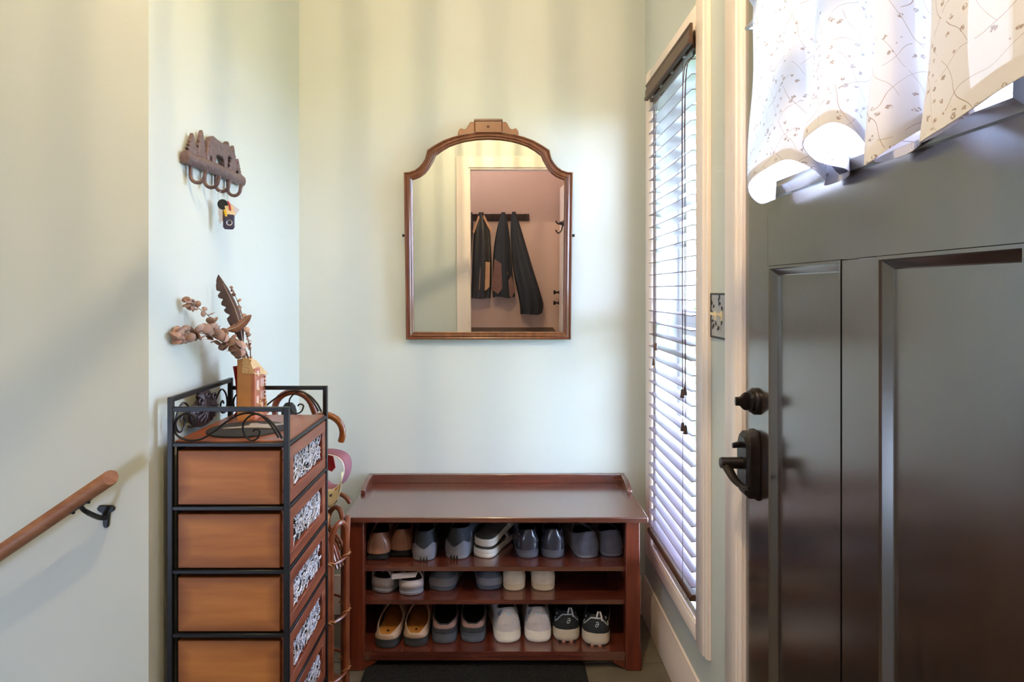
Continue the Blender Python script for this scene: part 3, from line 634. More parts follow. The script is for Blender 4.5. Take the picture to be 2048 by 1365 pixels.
# scroll work
def scroll_panel(yw, zlo, zhi, x0, x1):
    h = zhi-zlo; wd = x1-x0
    def pt(a, b): return Vector((x0+a*wd, yw, zlo+b*h))
    def spiral(c, r0, a0, a1, shrink, nn=16): return [pt(c[0]+r0*(1-(1-shrink)*i/nn)*math.cos(a0+(a1-a0)*i/nn)*h/wd, c[1]+r0*(1-(1-shrink)*i/nn)*math.sin(a0+(a1-a0)*i/nn)) for i in range(nn+1)]
    c1 = (.11, .52); c2 = (.70, .42)
    s1_ = [(.98, .10), (.93, .45), (.84, .80), (.72, .97), (.60, .93), (.48, .68), (.36, .33), (.25, .08), (.14, .03), (.04, .18), (.01, .45), (.03, .75), (.10, .95), (.17, .90), (.20, .70), (.17, .52), (.13, .55)]
    MB().tube(spline([pt(*q) for q in s1_], 5), .0026, 6).build('scroll', IRON, ch, smooth=True)
    s2_ = [(.95, .12), (.88, .55), (.78, .92), (.70, .90), (.63, .62), (.64, .25), (.70, .03), (.76, .12), (.78, .36), (.74, .42), (.72, .34)]
    MB().tube(spline([pt(*q) for q in s2_], 5), .0024, 6).build('scroll', IRON, ch, smooth=True)
scroll_panel(C0+p/2, 0.930, 0.998, CXl+p, CXr-p)
scroll_panel(C1-p/2, 0.930, 0.998, CXl+p, CXr-p)
xb = CXl+p/2
for sg in (-1, 1):
    yc = (C0+C1)/2
    q = [(.05, .03), (.075, .06), (.10, .075), (.125, .06), (.135, .03), (.12, .008), (.098, .014), (.095, .034), (.106, .042), (.114, .034)]
    MB().tube(spline([(xb, yc+sg*a, .935+b) for a, b in q], 5), .0026, 6).build('scroll', IRON, ch, smooth=True)
# medallion
md = [(.0, .094), (.022, .092), (.034, .083), (.030, .072), (.044, .066), (.060, .062), (.072, .045), (.066, .022), (.045, .006), (.018, 0), (0, -.001)]
fullm = md+[(-a, b) for a, b in reversed(md[1:-1])]
rings = [[Vector((xb-.004+h_, (C0+C1)/2+a*sc_, .932+.047+(b-.047)*sc_)) for a, b in fullm] for sc_, h_ in ((1, 0), (1, .006), (.88, .011), (.6, .015), (.25, .017))]
me_ = MB().loft(rings).build('medallion', IRONL, ch, smooth=True)
for k in range(9):
    a = -0.2-2.75*k/8; c = Vector((xb+.008, (C0+C1)/2+.002, .984))
    MB().tube([c+Vector((.003, .016*math.cos(a), .012*math.sin(a))), c+Vector((.005, .04*math.cos(a), .030*math.sin(a))), c+Vector((.001, .060*math.cos(a), .044*math.sin(a)))], [.002, .004, .003], 6).build('shell_rib', IRONL, me_, smooth=True)
for (a, b) in ((-.035, .068), (0, .078), (.035, .070)):
    MB().tube([Vector((xb+.010, (C0+C1)/2+a+.011*(1-t*.5)*math.cos(7*t), .932+b+.009*(1-t*.5)*math.sin(7*t))) for t in [i/12 for i in range(13)]], .003, 6).build('curl', IRONL, me_, smooth=True)

# things on the chest ------------------------------------------------
ZS = ZT+.004
sd = px(492, 864, 1.515)
slt = thing('slate_disc', (sd.x, 1.53, ZS), 'dark grey oval slate with a pewter bird lying on the chest top', 'slate plaque')
MB().loft([[Vector((-.642+.096*r*math.cos(a), 1.522+.086*r*math.sin(a), ZS+h)) for a in [2*PI*k/40 for k in range(40)]] for r, h in ((1, .0003), (1, .0035), (.98, .0045))]).build('disc', SLATE, slt, bevel=.0005, bseg=1)
bird = [(-.085, -.022), (-.05, -.006), (-.035, .004), (-.02, .010), (-.03, .022), (-.028, .034), (-.012, .036), (.005, .026), (.02, .024), (.045, .028), (.075, .034), (.06, .022), (.05, .012), (.03, .006), (.055, -.006), (.062, -.016), (.04, -.016), (.01, -.010), (-.02, -.012), (-.05, -.016)]
MB().prism([(a*.9, b) for a, b in bird], (-.622, 1.528, ZS+.0046), (1, 0, 0), (0, 1, 0), .004).build('bird', SILV, slt, bevel=.0012)

# terracotta house vase
hx1 = -0.679; hx0 = -0.716; hy0, hy1 = 1.635, 1.725
hv = thing('house_vase', (hx1-.02, 1.68, ZS), 'terracotta townhouse shaped vase on the chest top', 'vase')
m = MB(); zt_ = ZS+.165
m.box(hx0, hx0+.004, hy0, hy1, ZS, zt_); m.box(hx0+.004, hx1, hy0, hy0+.004, ZS, zt_); m.box(hx0+.004, hx1, hy1-.004, hy1, ZS, zt_-.04); m.box(hx0+.004, hx1, hy0+.004, hy1-.004, ZS, ZS+.006)
m.build('body', TERRA, hv)
B(hx1, hx1+.006, hy0, hy1-.010, ZS, ZS+.128).build('facade', TERRA2, hv, bevel=.001)
B(hx1-.002, hx1+.014, hy0-.004, hy1+.006, ZS, ZS+.012).build('plinth', TERRA2, hv, bevel=.002)
MB().hexa([(hx0+.012, hy0, ZS+.128), (hx1+.012, hy0-.002, ZS+.126), (hx1+.012, hy1+.004, ZS+.112), (hx0+.012, hy1-.004, ZS+.112), (hx0+.014, hy0, ZS+.172), (hx1-.004, hy0, ZS+.168), (hx1-.004, hy0+.045, ZS+.160), (hx0+.014, hy0+.045, ZS+.160)]).build('roof', ROOFT, hv, bevel=.001)
B(hx1+.004, hx1+.011, hy0, hy0+.036, ZS+.012, ZS+.140).build('bay', TERRA2, hv, bevel=.001)
for (y, z, ww, hh, xo) in ((hy0+.010, ZS+.082, .016, .024, .011), (hy0+.010, ZS+.045, .014, .018, .011), (hy0+.012, ZS+.122, .014, .010, .011), (hy0+.050, ZS+.086, .009, .020, .006), (hy0+.063, ZS+.086, .009, .020, .006), (hy0+.050, ZS+.05, .009, .02, .006), (hy0+.063, ZS+.05, .009, .02, .006)):
    B(hx1+xo-.001, hx1+xo+.001, y, y+ww, z, z+hh).build('window', PALEW, hv)
    B(hx1+xo-.001, hx1+xo+.003, y-.001, y+ww+.001, z-.003, z).build('sill', ROOFT, hv)
B(hx1+.006, hx1+.007, hy0+.052, hy0+.066, ZS+.012, ZS+.038).build('door', PALEW, hv)
for k in range(9): B(hx1+.004, hx1+.0095, hy1-.016, hy1-.008, ZS+.016+.011*k, ZS+.023+.011*k).build('quoin', TERRA2, hv)
for yy in (hy0+.04, hy0+.078):
    MB().lathe([(.003, 0), (.003, .02), (.005, .024), (.002, .028), (.003, .034), (0, .036)], (hx1+.010, yy, ZS+.012), (0, 0, 1), 8).build('finial', ROOFT, hv, smooth=True)
# red vase behind
rv = MB().lathe([(.012, 0), (.012, .004), (.005, .012), (.0045, .05), (.008, .10), (.0145, .140), (.0135, .140), (.006, .10)], (-.738, 1.692, ZS), (0, 0, 1), 20).build('red_vase', REDG, None, smooth=True)
tag(rv, 'slim glossy red bud vase behind the terracotta house', 'vase')

# dried sprigs and feathers
def leaf(par, c, r, nrm, roll, elong=1.0, mat=EUCA, nm='leaf'):
    nrm = Vector(nrm).normalized(); u = nrm.orthogonal().normalized(); u = Matrix.Rotation(roll, 3, nrm) @ u; w_ = nrm.cross(u)
    vs = [c - nrm*r*.22]; fs = []; n = 16
    for k in range(n):
        a = 2*PI*k/n; vs.append(c+u*math.cos(a)*r*elong+w_*math.sin(a)*r)
    vs2 = [q-nrm*.0006 for q in vs]
    for k in range(n): fs.append((0, 1+k, 1+(k+1) % n)); fs.append((n+1, n+1+1+(k+1) % n, n+1+1+k)); fs.append((1+k, n+2+k, n+2+(k+1) % n, 1+(k+1) % n))
    MB().add(vs+vs2, fs).build(nm, mat, par, smooth=True, auto=False)
def sprig(label, pts, lv, rmin, rmax, seed):
    rd = random.Random(seed); P = spline(pts, 8)
    sp = thing('eucalyptus_sprig', P[0], label, 'dried sprig', 'dried stems in the house vase')
    MB().tube(P, [.0016-.0009*i/len(P) for i in range(len(P))], 5).build('stem', STEM, sp, smooth=True)
    for t in lv:
        f_ = t*(len(P)-1); i = min(int(f_), len(P)-2); c = P[i].lerp(P[i+1], f_-i)
        for sgn in (-1, 1):
            r = rd.uniform(rmin, rmax)*(1.05-.35*t); dirn = Vector((rd.uniform(-.3, .9), rd.uniform(-1, .2), rd.uniform(-.6, .9))).normalized()
            side = Vector((rd.uniform(-.15, .5), rd.uniform(-.7, .5), sgn*rd.uniform(.5, 1))).normalized()
            cc = c+side*r*1.0
            if cc.x < XL+.012: cc.x = XL+.012+rd.uniform(0, .01)
            leaf(sp, cc, r, dirn, rd.uniform(0, 6), rd.uniform(.95, 1.2))
    return sp
root = Vector((-.699, 1.66, ZS+.172))
low = Vector((-.702, 1.668, ZS+.05))
sprig('dense eucalyptus sprig with large round leaves leaning toward the wall corner', [low, root, px(455, 690, 1.60), px(410, 668, 1.535), px(365, 668, 1.475), px(348, 678, 1.450)], [.28+.034*i for i in range(21)]+[1.0], .011, .0175, 3)
sprig('thin eucalyptus sprig with small leaves rising below the key rack', [low, root+Vector((0, .004, 0)), px(450, 672, 1.62), px(420, 635, 1.56), px(392, 614, 1.52), px(373, 606, 1.495)], [.34, .40, .46, .52, .56, .60, .70, .80, .84, .88, .91, .94, .97, 1], .008, .013, 9)
sprig('bare eucalyptus twig with few small leaves beside the feather', [low, root+Vector((0.006, .006, 0)), px(496, 680, 1.68), px(487, 640, 1.685), px(476, 605, 1.685), px(461, 574, 1.685)], [.30, .36, .42, .48, .62, .72, .80, .92, .97], .0055, .009, 21)
sprig('short eucalyptus sprig crowding the mouth of the house vase', [low, root, px(476, 705, 1.64), px(462, 690, 1.62)], [.5, .6, .66, .72, .78, .84, .9, .96, 1], .010, .0165, 33)
def feather(label, base, tip, wL, wR, mat, bend, nrm, group='feathers in the house vase'):
    ft = thing('feather', base, label, 'feather', group)
    P = spline([base, base.lerp(tip, .5)+bend, tip], 14); nn = len(P); rd = random.Random(len(label))
    MB().tube(P, [.0016-.0013*i/nn for i in range(nn)], 5).build('quill', RACH, ft, smooth=True)
    nrm = Vector(nrm).normalized()
    for sg, wd in ((-1, wL), (1, wR)):
        vs = []; fs = []; edge = []
        for i in range(nn):
            t = i/(nn-1); tg = (P[min(i+1, nn-1)]-P[max(i-1, 0)]).normalized(); sd_ = tg.cross(nrm).normalized()*sg
            wv = wd*max(0, min(1, (t-.12)*6))*(1-t**6)*(0.75+.25*math.sin(PI*t)); notch = 1.0 if i % 4 else .93
            if sg < 0 and i in (11, 14, 17, 20): notch *= .62
            vs += [P[i], P[i]+sd_*wv*notch+tg*wv*1.0]
        nv = len(vs); vs2 = [q+nrm*.0004 for q in vs]
        for i in range(nn-1): fs += [(2*i, 2*i+1, 2*i+3, 2*i+2), (nv+2*i, nv+2*i+2, nv+2*i+3, nv+2*i+1), (2*i+1, nv+2*i+1, nv+2*i+3, 2*i+3)]
        MB().add(vs+vs2, fs).build('vane', mat, ft, smooth=True, auto=False)
feather('long dark brown feather standing upright in the house vase', px(491, 716, 1.66), px(437, 549, 1.645), .030, .009, FEATH, Vector((.014, 0, .004)), (.25, -1, .1))
feather('short tan feather lying across the long feather', px(440, 662, 1.625), px(503, 630, 1.64), .012, .014, FEATH2, Vector((0, 0, -.012)), (.2, -1, .3))

# ------------------------------------------------------------------ rattan umbrella stand with canes
ux, uy, ur = -.578, 1.872, .100
us = thing('umbrella_stand', (ux, uy, 0), 'rattan umbrella stand of looped rods between chest and bench', 'umbrella stand')
nh = 8
for k in range(nh):
    a0 = 2*PI*k/nh; a1 = a0+2*PI/nh*.86; zt2 = .562+.014*(k % 2)
    def P_(a, z): return Vector((ux+ur*math.cos(a), uy+ur*math.sin(a), z))
    am = (a0+a1)/2
    pts = [P_(a0, .03), P_(a0, .30), P_(a0, zt2-.06)]+[P_(am-(a1-a0)/2*math.cos(q), zt2-.06+.06*math.sin(q)) for q in [PI*i/8 for i in range(1, 8)]]+[P_(a1, zt2-.06), P_(a1, .30), P_(a1, .03)]
    MB().tube(pts, .0088, 8).build('rattan_hoop', RATT, us, smooth=True)
    for q in range(3):
        aa = am+(q-1)*.13
        MB().tube([P_(aa, .44-.0)*1.0, Vector((ux+.075*math.cos(aa), uy+.075*math.sin(aa), .50)), Vector((ux+.045*math.cos(am), uy+.045*math.sin(am), .545))], .004, 6).build('spoke', RATT, us, smooth=True)
for z in (.46, .285, .105):
    MB().tube([(ux+(ur+.004)*math.cos(2*PI*i/40), uy+(ur+.004)*math.sin(2*PI*i/40), z) for i in range(40)], .0045, 6, closed=True).build('band', RATT, us, smooth=True)
    for k in range(nh*2):
        a = 2*PI*(k//2)/nh+(k % 2)*2*PI/nh*.86; c = Vector((ux+ur*math.cos(a), uy+ur*math.sin(a), z)); tg = Vector((-math.sin(a), math.cos(a), 0))
        m = MB()
        pts = [c+(Vector((math.cos(a), math.sin(a), 0))*math.cos(w_)+tg*math.sin(w_))*.0115+Vector((0, 0, .010*math.cos(w_+.8))) for w_ in [2*PI*i/12 for i in range(12)]]
        m.tube(pts, .0026, 5, closed=True).build('binding', WICK, us, smooth=True)
MB().lathe([(.030, 0), (.040, .02), (.046, .06), (.044, .065)], (ux, uy, .515), (0, 0, 1), 18).build('woven_collar', WICK, us)
MB().lathe([(0, 0), (.095, 0), (.098, .02), (0, .022)], (ux, uy, .012), (0, 0, 1), 24).build('base', RATT, us)
for a in (0.4, 2.5, 4.6): MB().lathe([(.012, 0), (.014, .013), (0, .013)], (ux+.07*math.cos(a), uy+.07*math.sin(a), 0), (0, 0, 1), 10).build('foot', RATT, us)

def cane(label, foot, top, hookdir, R, r, mat, mat2=None, endlen=.03, sweep=PI):
    cn = thing('walking_cane', foot, label, 'walking cane', 'canes in the rattan stand')
    foot = Vector(foot); top = Vector(top); h = Vector(hookdir).normalized(); up = (top-foot).normalized()
    pts = [foot, foot.lerp(top, .5), top]
    MB().tube(pts, [r*.72, r*.85, r*.95], 10).build('shaft', mat, cn, smooth=True)
    c = top+h*R; arc_ = [c-h*R*math.cos(q)+up*R*math.sin(q) for q in [sweep*i/14 for i in range(15)]]
    arc_ = [top]+arc_[1:]; d_ = (arc_[-1]-arc_[-2]).normalized(); arc_ += [arc_[-1]+d_*endlen*.6, arc_[-1]+d_*endlen]
    MB().tube(arc_, [r]*(len(arc_)-1)+[r*.88], 12).build('handle', mat2 or mat, cn, smooth=True)
    MB().lathe([(r*.95, 0), (r*.85, .03), (0, .03)], foot, (0, 0, 1), 10).build('ferrule', RUBBER, cn)
    return cn
cane('honey brown hooked walking cane curving out past the chest', (-.60, 1.85, .035), (-.597, 1.860, .843), (1, -.08, 0), .056, .0104, CANE, endlen=.004, sweep=3.55)
cane('dark red brown walking cane arching behind the chest rail', (-.62, 1.91, .035), (-.728, 1.94, .892), (1, .1, .05), .060, .0104, CANE2, endlen=.03, sweep=3.0)
cane('reddish low cane with its crook beside the bench edge', (-.565, 1.93, .035), (-.575, 1.965, .575), (1, -.1, .0), .044, .0075, CANE2, endlen=.01, sweep=2.6)
um = thing('black_umbrella', (-.64, 1.87, .035), 'folded black umbrella standing in the rattan stand behind the chest', 'umbrella')
MB().lathe([(.004, 0), (.012, .06), (.024, .35), (.028, .58), (.020, .66), (.007, .70)], (-.64, 1.87, .035), (-.03, .02, 1), 14).build('canopy', RUBBER, um, smooth=True)
MB().lathe([(.006, 0), (.006, .10), (.016, .12), (.024, .16), (.023, .18), (.019, .195), (.011, .205), (0, .208)], (-.660, 1.884, .725), (-.02, .02, 1), 24).build('handle', RUBBER, um, smooth=True)

# sun visor hanging on the cane
vs_ = thing('sun_visor', (-.55, 1.90, .63), 'floral sun visor with white binding hung over the cane', 'visor')
vc = Vector((-.541, 1.875, .724)); ax_t = Vector((0.1, -.35, .93)).normalized()
# headband: loop seen from inside; u across, w up
U = Vector((.93, -.30, .0)).normalized(); Wv = Vector((-.05, -.12, 1)).normalized(); Nn = U.cross(Wv).normalized()
def loop(a, depth, sc=1.0):
    return vc + U*(.060*sc*math.cos(a)) + Wv*(.058*sc*math.sin(a)+.010*math.cos(2*a)) + Nn*depth
nn = 40; m = MB(); m.uv = []
vs = []; fs = []
for r in range(4):
    for k in range(nn):
        a = 2*PI*k/nn; p_ = loop(a, -.004+.040*r/3*(-1), 1+.05*r/3); vs.append(p_); m.uv.append((k/nn*.3, r*.015))
for r in range(3):
    for k in range(nn): fs.append((r*nn+k, r*nn+(k+1) % nn, (r+1)*nn+(k+1) % nn, (r+1)*nn+k))
m.add(vs, fs); o = m.build('headband', MAUVE, vs_, smooth=True, auto=False)
sm = o.modifiers.new('thick', 'SOLIDIFY'); sm.thickness = .0018
MB().tube([loop(2*PI*k/nn, -.003) for k in range(nn)], .0022, 6, closed=True).build('binding', WHITEF, vs_, smooth=True)
m = MB(); m.uv = []; vs = []; fs = []; nb = 17
for r in range(6):
    for k in range(nb):
        a = PI*1.06+PI*.88*k/(nb-1); t = r/5; b_ = loop(a, -.003)
        p_ = b_+Wv*(-.052*t*math.sin(PI*k/(nb-1))**.6)+Nn*(.020*t*(1-.4*t)); vs.append(p_); m.uv.append((k*.010, t*.06))
for r in range(5):
    for k in range(nb-1): fs.append((r*nb+k, r*nb+k+1, (r+1)*nb+k+1, (r+1)*nb+k))
m.add(vs, fs); o = m.build('bill', FLORAL, vs_, smooth=True, auto=False); sm = o.modifiers.new('thick', 'SOLIDIFY'); sm.thickness = .002
m = MB(); m.add([loop(a, -.030, .97) for a in (1.5, 1.9, 2.3, 2.7, 3.1, 3.4)]+[loop(a, -.030, .22) for a in (4.4, 5.6)], [(0, 1, 2, 3, 4, 5, 6, 7)])
o = m.build('lining', PINKF, vs_); sm = o.modifiers.new('thick', 'SOLIDIFY'); sm.thickness = .002

# ------------------------------------------------------------------ shoe bench
bf, bbk = 2.007, 2.384; bl0, bl1 = -.5235, .4967; zt = .524
bn = thing('shoe_bench', (0, 2.2, 0), 'reddish cherry wood shoe bench with three shelves under the mirror', 'bench')
B(bl0, bl1, bf, bbk, zt-.019, zt).build('bench_top', CHERRY, bn, bevel=.003)
B(bl0+.004, bl1-.004, bbk-.018, bbk, zt, zt+.034).build('back_gallery', CHERRY, bn, bevel=.002)
for x in (bl0+.004, bl1-.022):
    MB().prism([(0, 0), (0, .014), (.012, .022), (.070, .034), (.130-.0, .034), (.130, 0)], (x, bbk-.018-.130, zt), (0, 1, 0), (0, 0, 1), .018).build('side_gallery', CHERRY, bn, bevel=.002)
lx = [(-.508, -.460), (.424, .472)]
for i, (a, b) in enumerate(lx):
    flare = -.004 if i == 0 else .004
    m = MB(); rings = []
    for z, e_ in ((0, flare*1.5), (.06, flare*1.5), (.10, flare*.4), (zt-.019, 0)):
        rings.append([Vector((a+(e_ if i == 0 else 0), bf+.016, z)), Vector((b+(e_ if i == 1 else 0), bf+.016, z)), Vector((b+(e_ if i == 1 else 0), bf+.052, z)), Vector((a+(e_ if i == 0 else 0), bf+.052, z))])
    m.loft(rings).build('leg', CHERRYV, bn, bevel=.003)
    B(a, b, bbk-.05, bbk-.0075, 0, zt-.019).build('leg', CHERRYV, bn, bevel=.003)
    B(*((a, a+.02) if i == 0 else (b-.02, b)), bf+.052, bbk-.05, .04, zt-.019).build('side_panel', CHERRYV, bn)
SZ = [.341, .228, .062]
for k, z in enumerate(SZ):
    m = MB(); m.box(-.460, .424, bf+.040 if k < 2 else bf+.022, bf+.0525, z-.015, z); m.box(-.4878, .4518, bf+.0525, bbk-.0505, z-.015, z); m.box(-.460, .424, bbk-.0505, bbk-.008, z-.015, z)
    m.build('shelf', CHERRY, bn)
B(-.460, .424, bf+.024, bf+.040, .030, .047).build('apron', CHERRY, bn, bevel=.0015)
for sg, x in ((1, -.460), (-1, .424)):
    MB().prism([(0, 0), (sg*.046, 0), (sg*.036, -.010), (sg*.018, -.020), (0, -.030)], (x, bf+.040, .030), (1, 0, 0), (0, 0, 1), .014).build('corner_bracket', CHERRYV, bn, bevel=.001)
B(-.508, .472, bbk-.007, bbk-.001, .04, zt-.019).build('back_board', DARKWD, bn)

# ------------------------------------------------------------------ door mat
mt = thing('door_mat', (-.09, 1.75, 0), 'black pile door mat on the tiles before the bench', 'mat')
def rrect(x0, x1, y0, y1, r, z):
    out = []
    for cx_, cy_, a0 in ((x1-r, y1-r, 0), (x0+r, y1-r, PI/2), (x0+r, y0+r, PI), (x1-r, y0+r, 1.5*PI)):
        for k in range(6): a = a0+PI/2*k/5; out.append(Vector((cx_+r*math.cos(a), cy_+r*math.sin(a), z)))
    return out
MB().loft([rrect(-.456, .290, 1.58, 2.075, .03, z) for z in (.0003, .004)]).build('backing', RUBBER, mt)
m = MB(); rd = random.Random(4); nx, ny = 150, 90; vs = []; fs = []
for j in range(ny+1):
    for i in range(nx+1):
        edge = min(i, nx-i, j, ny-j)
        vs.append(Vector((-.448+.730*i/nx, 1.588+.479*j/ny, .004+(rd.uniform(.002, .0065) if edge > 0 else 0))))
for j in range(ny):
    for i in range(nx): fs.append((j*(nx+1)+i, j*(nx+1)+i+1, (j+1)*(nx+1)+i+1, (j+1)*(nx+1)+i))
tag(m.add(vs, fs).build('pile', MAT, mt), kind='stuff')

# ------------------------------------------------------------------ shoes
WC = [(0, 0), (.008, .30), (.03, .62), (.07, .78), (.14, .86), (.25, .86), (.40, .84), (.55, .90), (.70, 1.0), (.80, .98), (.88, .86), (.94, .66), (.98, .40), (1, 0)]
def wprof(s):
    for (a, b), (c, d_) in zip(WC, WC[1:]):
        if s <= c: t = (s-a)/(c-a) if c > a else 0; return b+(d_-b)*t
    return 0
class Shoe:
    def __init__(s, **k): s.__dict__.update(k)
NS = 20
SS = [(1-math.cos(PI*k/NS))/2 for k in range(NS+1)]
IDX = [(q, 1) for q in SS]+[(q, -1) for q in reversed(SS[1:-1])]
def shoe_pt(P, s, sd_, r):
    """surface of the upper: r 0 at sole edge, 1 at topline"""
    cxo = P.side*.006*math.sin(PI*s)*s
    w = wprof(s)*P.W/2; x = sd_*w+cxo; y = s*P.L; z = P.hs+(P.ts-P.hs)*min(1, s*1.6)
    so = P.sh+(P.st-P.sh)*s; wo = P.wo*P.W/2*(math.sin(PI*min(1, max(0, .04+.92*s)))**.55); xo = sd_*wo+cxo*.6; yo = so*P.L
    zc = [(0, P.zh), (.25, P.zs+.35*(P.zh-P.zs)), (.5, P.zs), (.8, P.zs+.5*(P.zv-P.zs)), (1, P.zv)]
    zo = P.zv
    for (a, b), (c, d_) in zip(zc, zc[1:]):
        if s <= c: zo = b+(d_-b)*(s-a)/(c-a); break
    e_ = r**P.p if s > .3 else r**(1.0+.6*(.3-s)/.3)
    q = 1-(1-r)**P.q if s > .25 else r*(1-.25)+ (1-(1-r)**P.q)*.25
    bul = 1+P.bulge*math.sin(PI*r)*(1-s*.5)
    return Vector(((x*(1-e_)+xo*e_)*bul, y*(1-e_)+yo*e_-P.bulge*.02*math.sin(PI*r)*(1 if s < .12 else 0), z+(zo-z)*q))
def make_shoe(label, P, loc, rotz, group, extras=None, pitch=0.0, name='shoe'):
    t = thing(name, loc, label, 'shoe', group, rotz=rotz, local=True); t.rotation_euler = (pitch, 0, rotz)
    # sole
    rings = []
    def sole_ring(sc, z0, zr):
        out = []
        for s, sd_ in IDX:
            w = wprof(s)*P.W/2; th = P.hs+(P.ts-P.hs)*min(1, s*1.6); cxo = P.side*.006*math.sin(PI*s)*s
            out.append(Vector((sd_*w*sc+cxo, P.L*(.5+(s-.5)*(1+(sc-1)*.45)), z0+th*zr+P.rock*max(0, s-.75)**2*16*(1-zr*.3))))
        return out
    ks = [(.90, 0, .0), (.97, 0, .06)]+[(P.flare, 0, .22), (P.flare+.012, 0, .45), (P.flare-.006, 0, .55), (P.flare+.006, 0, .78), (1.015, 0, 1.0), (.94, 0, 1.0)]
    MB().loft([sole_ring(*k) for k in ks]).build('sole', P.msole, t, smooth=True)
    # upper
    R = 9; rings = [[shoe_pt(P, s, sd_, r/R) for s, sd_ in IDX] for r in range(R+1)]
    top = rings[-1]; cen = sum(top, Vector())/len(top)
    inner = [[q.lerp(cen, .05)+Vector((0, 0, .0012)) for q in top], [q.lerp(Vector((cen.x, cen.y, q.z)), .11)-Vector((0, 0, .004)) for q in top]]
    MB().loft(rings+inner, True, False, False).build('upper', P.mup, t, smooth=True, auto=False)
    zi = P.hs+.004
    lin = [inner[1]]
    ins = []
    for s, sd_ in IDX:
        w = wprof(s)*P.W/2*.86; ins.append(Vector((sd_*w+P.side*.006*math.sin(PI*s)*s, P.L*(.035+.86*s), zi+(P.ts-P.hs)*min(1, s*1.6)+.002)))
    mid = [(a*.45+b*.55) for a, b in zip(lin[0], ins)]
    MB().loft([lin[0], mid, ins], True, False, False).build('lining', P.mlin, t, smooth=True, auto=False)
    MB().add([q+Vector((0, 0, .0004)) for q in ins], [tuple(range(len(ins)))]).build('insole', P.mins, t)
    if extras: extras(t, P)
    return t
def strip(t, P, path, r, mat, name, n=6):
    """tube laid on the upper; path of (s, side, r)"""
    pts = []
    for s, sd_, rr in path:
        q = shoe_pt(P, s, sd_, rr); pts.append(q+Vector((0, -1 if s < .1 else 0, 0))*.0006)
    return MB().tube(pts, r, n).build(name, mat, t, smooth=True)
def patch(t, P, smax, r0, r1, mat, name, off=.0012, fn=None):
    """band wrapped round the heel from side s=smax over heel to other side"""
    ss = [q for q in SS if q <= smax+.001]; hc = len(ss)-1
    cols = [(q, -1) for q in reversed(ss[1:])]+[(q, 1) for q in ss]
    vs = []; fs = []; nr = 9
    for i in range(nr+1):
        for j, (s, sd_) in enumerate(cols):
            a0 = r0; a1 = r1 if fn is None else fn(abs(j-hc)/max(hc, 1))
            q = shoe_pt(P, s, sd_, a0+(a1-a0)*i/nr); c = Vector((0, P.L*.2, q.z)); dq = (q-c); dq.z = 0
            vs.append(q+dq.normalized()*off)
    nc = len(cols)
    for i in range(nr):
        for j in range(nc-1): fs.append((i*nc+j, i*nc+j+1, (i+1)*nc+j+1, (i+1)*nc+j))
    o = MB().add(vs, fs).build(name, mat, t, smooth=True, auto=False); return o
def base(**k):
    d = dict(L=.262, W=.098, side=1, hs=.026, ts=.016, rock=.02, flare=1.0, sh=.03, st=.52, wo=.58, zh=.072, zs=.058, zv=.078, p=.9, q=1.9, bulge=.05,
             msole=RUBBER, mup=RUBBER, mlin=RUBBER, mins=RUBBER); d.update(k); return Shoe(**d)
LBROWN = M('brown_leather', (184, 136, 112), .32, scale=10, c2=(150, 104, 78), coat=.2)
LBLACK = M('black_leather', (58, 60, 70), .22, .15, 12, coat=.4)
SUEDE = M('charcoal_suede', (104, 104, 120), .9, .15, 40, sheen=.3)
NUBUCK = M('black_nubuck', (62, 68, 78), .8, .15, 40)
GRUB = M('grey_rubber', (136, 138, 150), .6, .1, 30)
OFFW = M('offwhite_rubber', (240, 234, 224), .55, .04, 30)
BEIGE = M('beige_canvas', (228, 210, 184), .75, .08, 40, bump=.15, bscale=200)
GREYM = M('grey_mesh', (214, 206, 206), .7, .06, 60, bump=.2, bscale=300)
GREYD = M('slate_mesh', (146, 152, 166), .7, .06, 60)
SILVT = M('silver_binding', (196, 202, 204), .5)
BMESH = M('black_mesh', (34, 38, 42), .75, .1, 60, bump=.2, bscale=300)
KHAKI = M('khaki_midsole', (200, 188, 170), .65, .05, 30)
PEACH = M('peach_rubber', (214, 160, 138), .6)
TANL = M('tan_edge_leather', (190, 162, 142), .5, .1, 20)
ORANG = M('orange_insole', (214, 150, 76), .55, scale=10, c2=(186, 118, 50))
DKIN = M('dark_lining', (30, 28, 28), .9)
SANDG = M('grey_strap', (206, 200, 208), .55, .08, 30)
LBLUE = M('pale_blue_logo', (190, 214, 226), .4)
PURPL = M('mauve_suede_edge', (164, 134, 134), .8, .1, 30)

def spos(xc, yb, z): d_ = F*(EYE-z)/(yb-CY); return Vector(((xc-CX)*d_/F, d_, z+.0005))
G1, G2, G3 = 'shoes on the top shelf', 'shoes on the middle shelf', 'shoes on the bottom shelf'
# top shelf --------------------------------------------------------
def loafer_x(t, P):
    patch(t, P, .12, .84, .98, LBROWN, 'heel_collar', .0016)
    for sd_ in (-1, 1): strip(t, P, [(.02, sd_, .05), (.018, sd_, .4), (.015, sd_, .82)], .0007, TANL, 'stitching')
    MB().box(-P.W*.36, P.W*.36, .002, .06, 0, .012).build('heel_block', RUBBER, t, bevel=.004)
P = base(mup=LBROWN, mlin=DKIN, mins=DKIN, W=.100, zh=.092, zs=.075, zv=.098, hs=.022, wo=.62, bulge=.12)
make_shoe('brown leather loafer at the leg end of the top shelf', P, spos(754, 1122, SZ[0]), .03, G1, loafer_x)
P = base(mup=LBROWN, mlin=DKIN, mins=DKIN, W=.098, zh=.094, zs=.075, zv=.098, hs=.022, wo=.58, side=-1, bulge=.10)
make_shoe('brown leather loafer next to the tall black clog on the top shelf', P, spos(800, 1115, SZ[0]), -.03, G1, loafer_x)
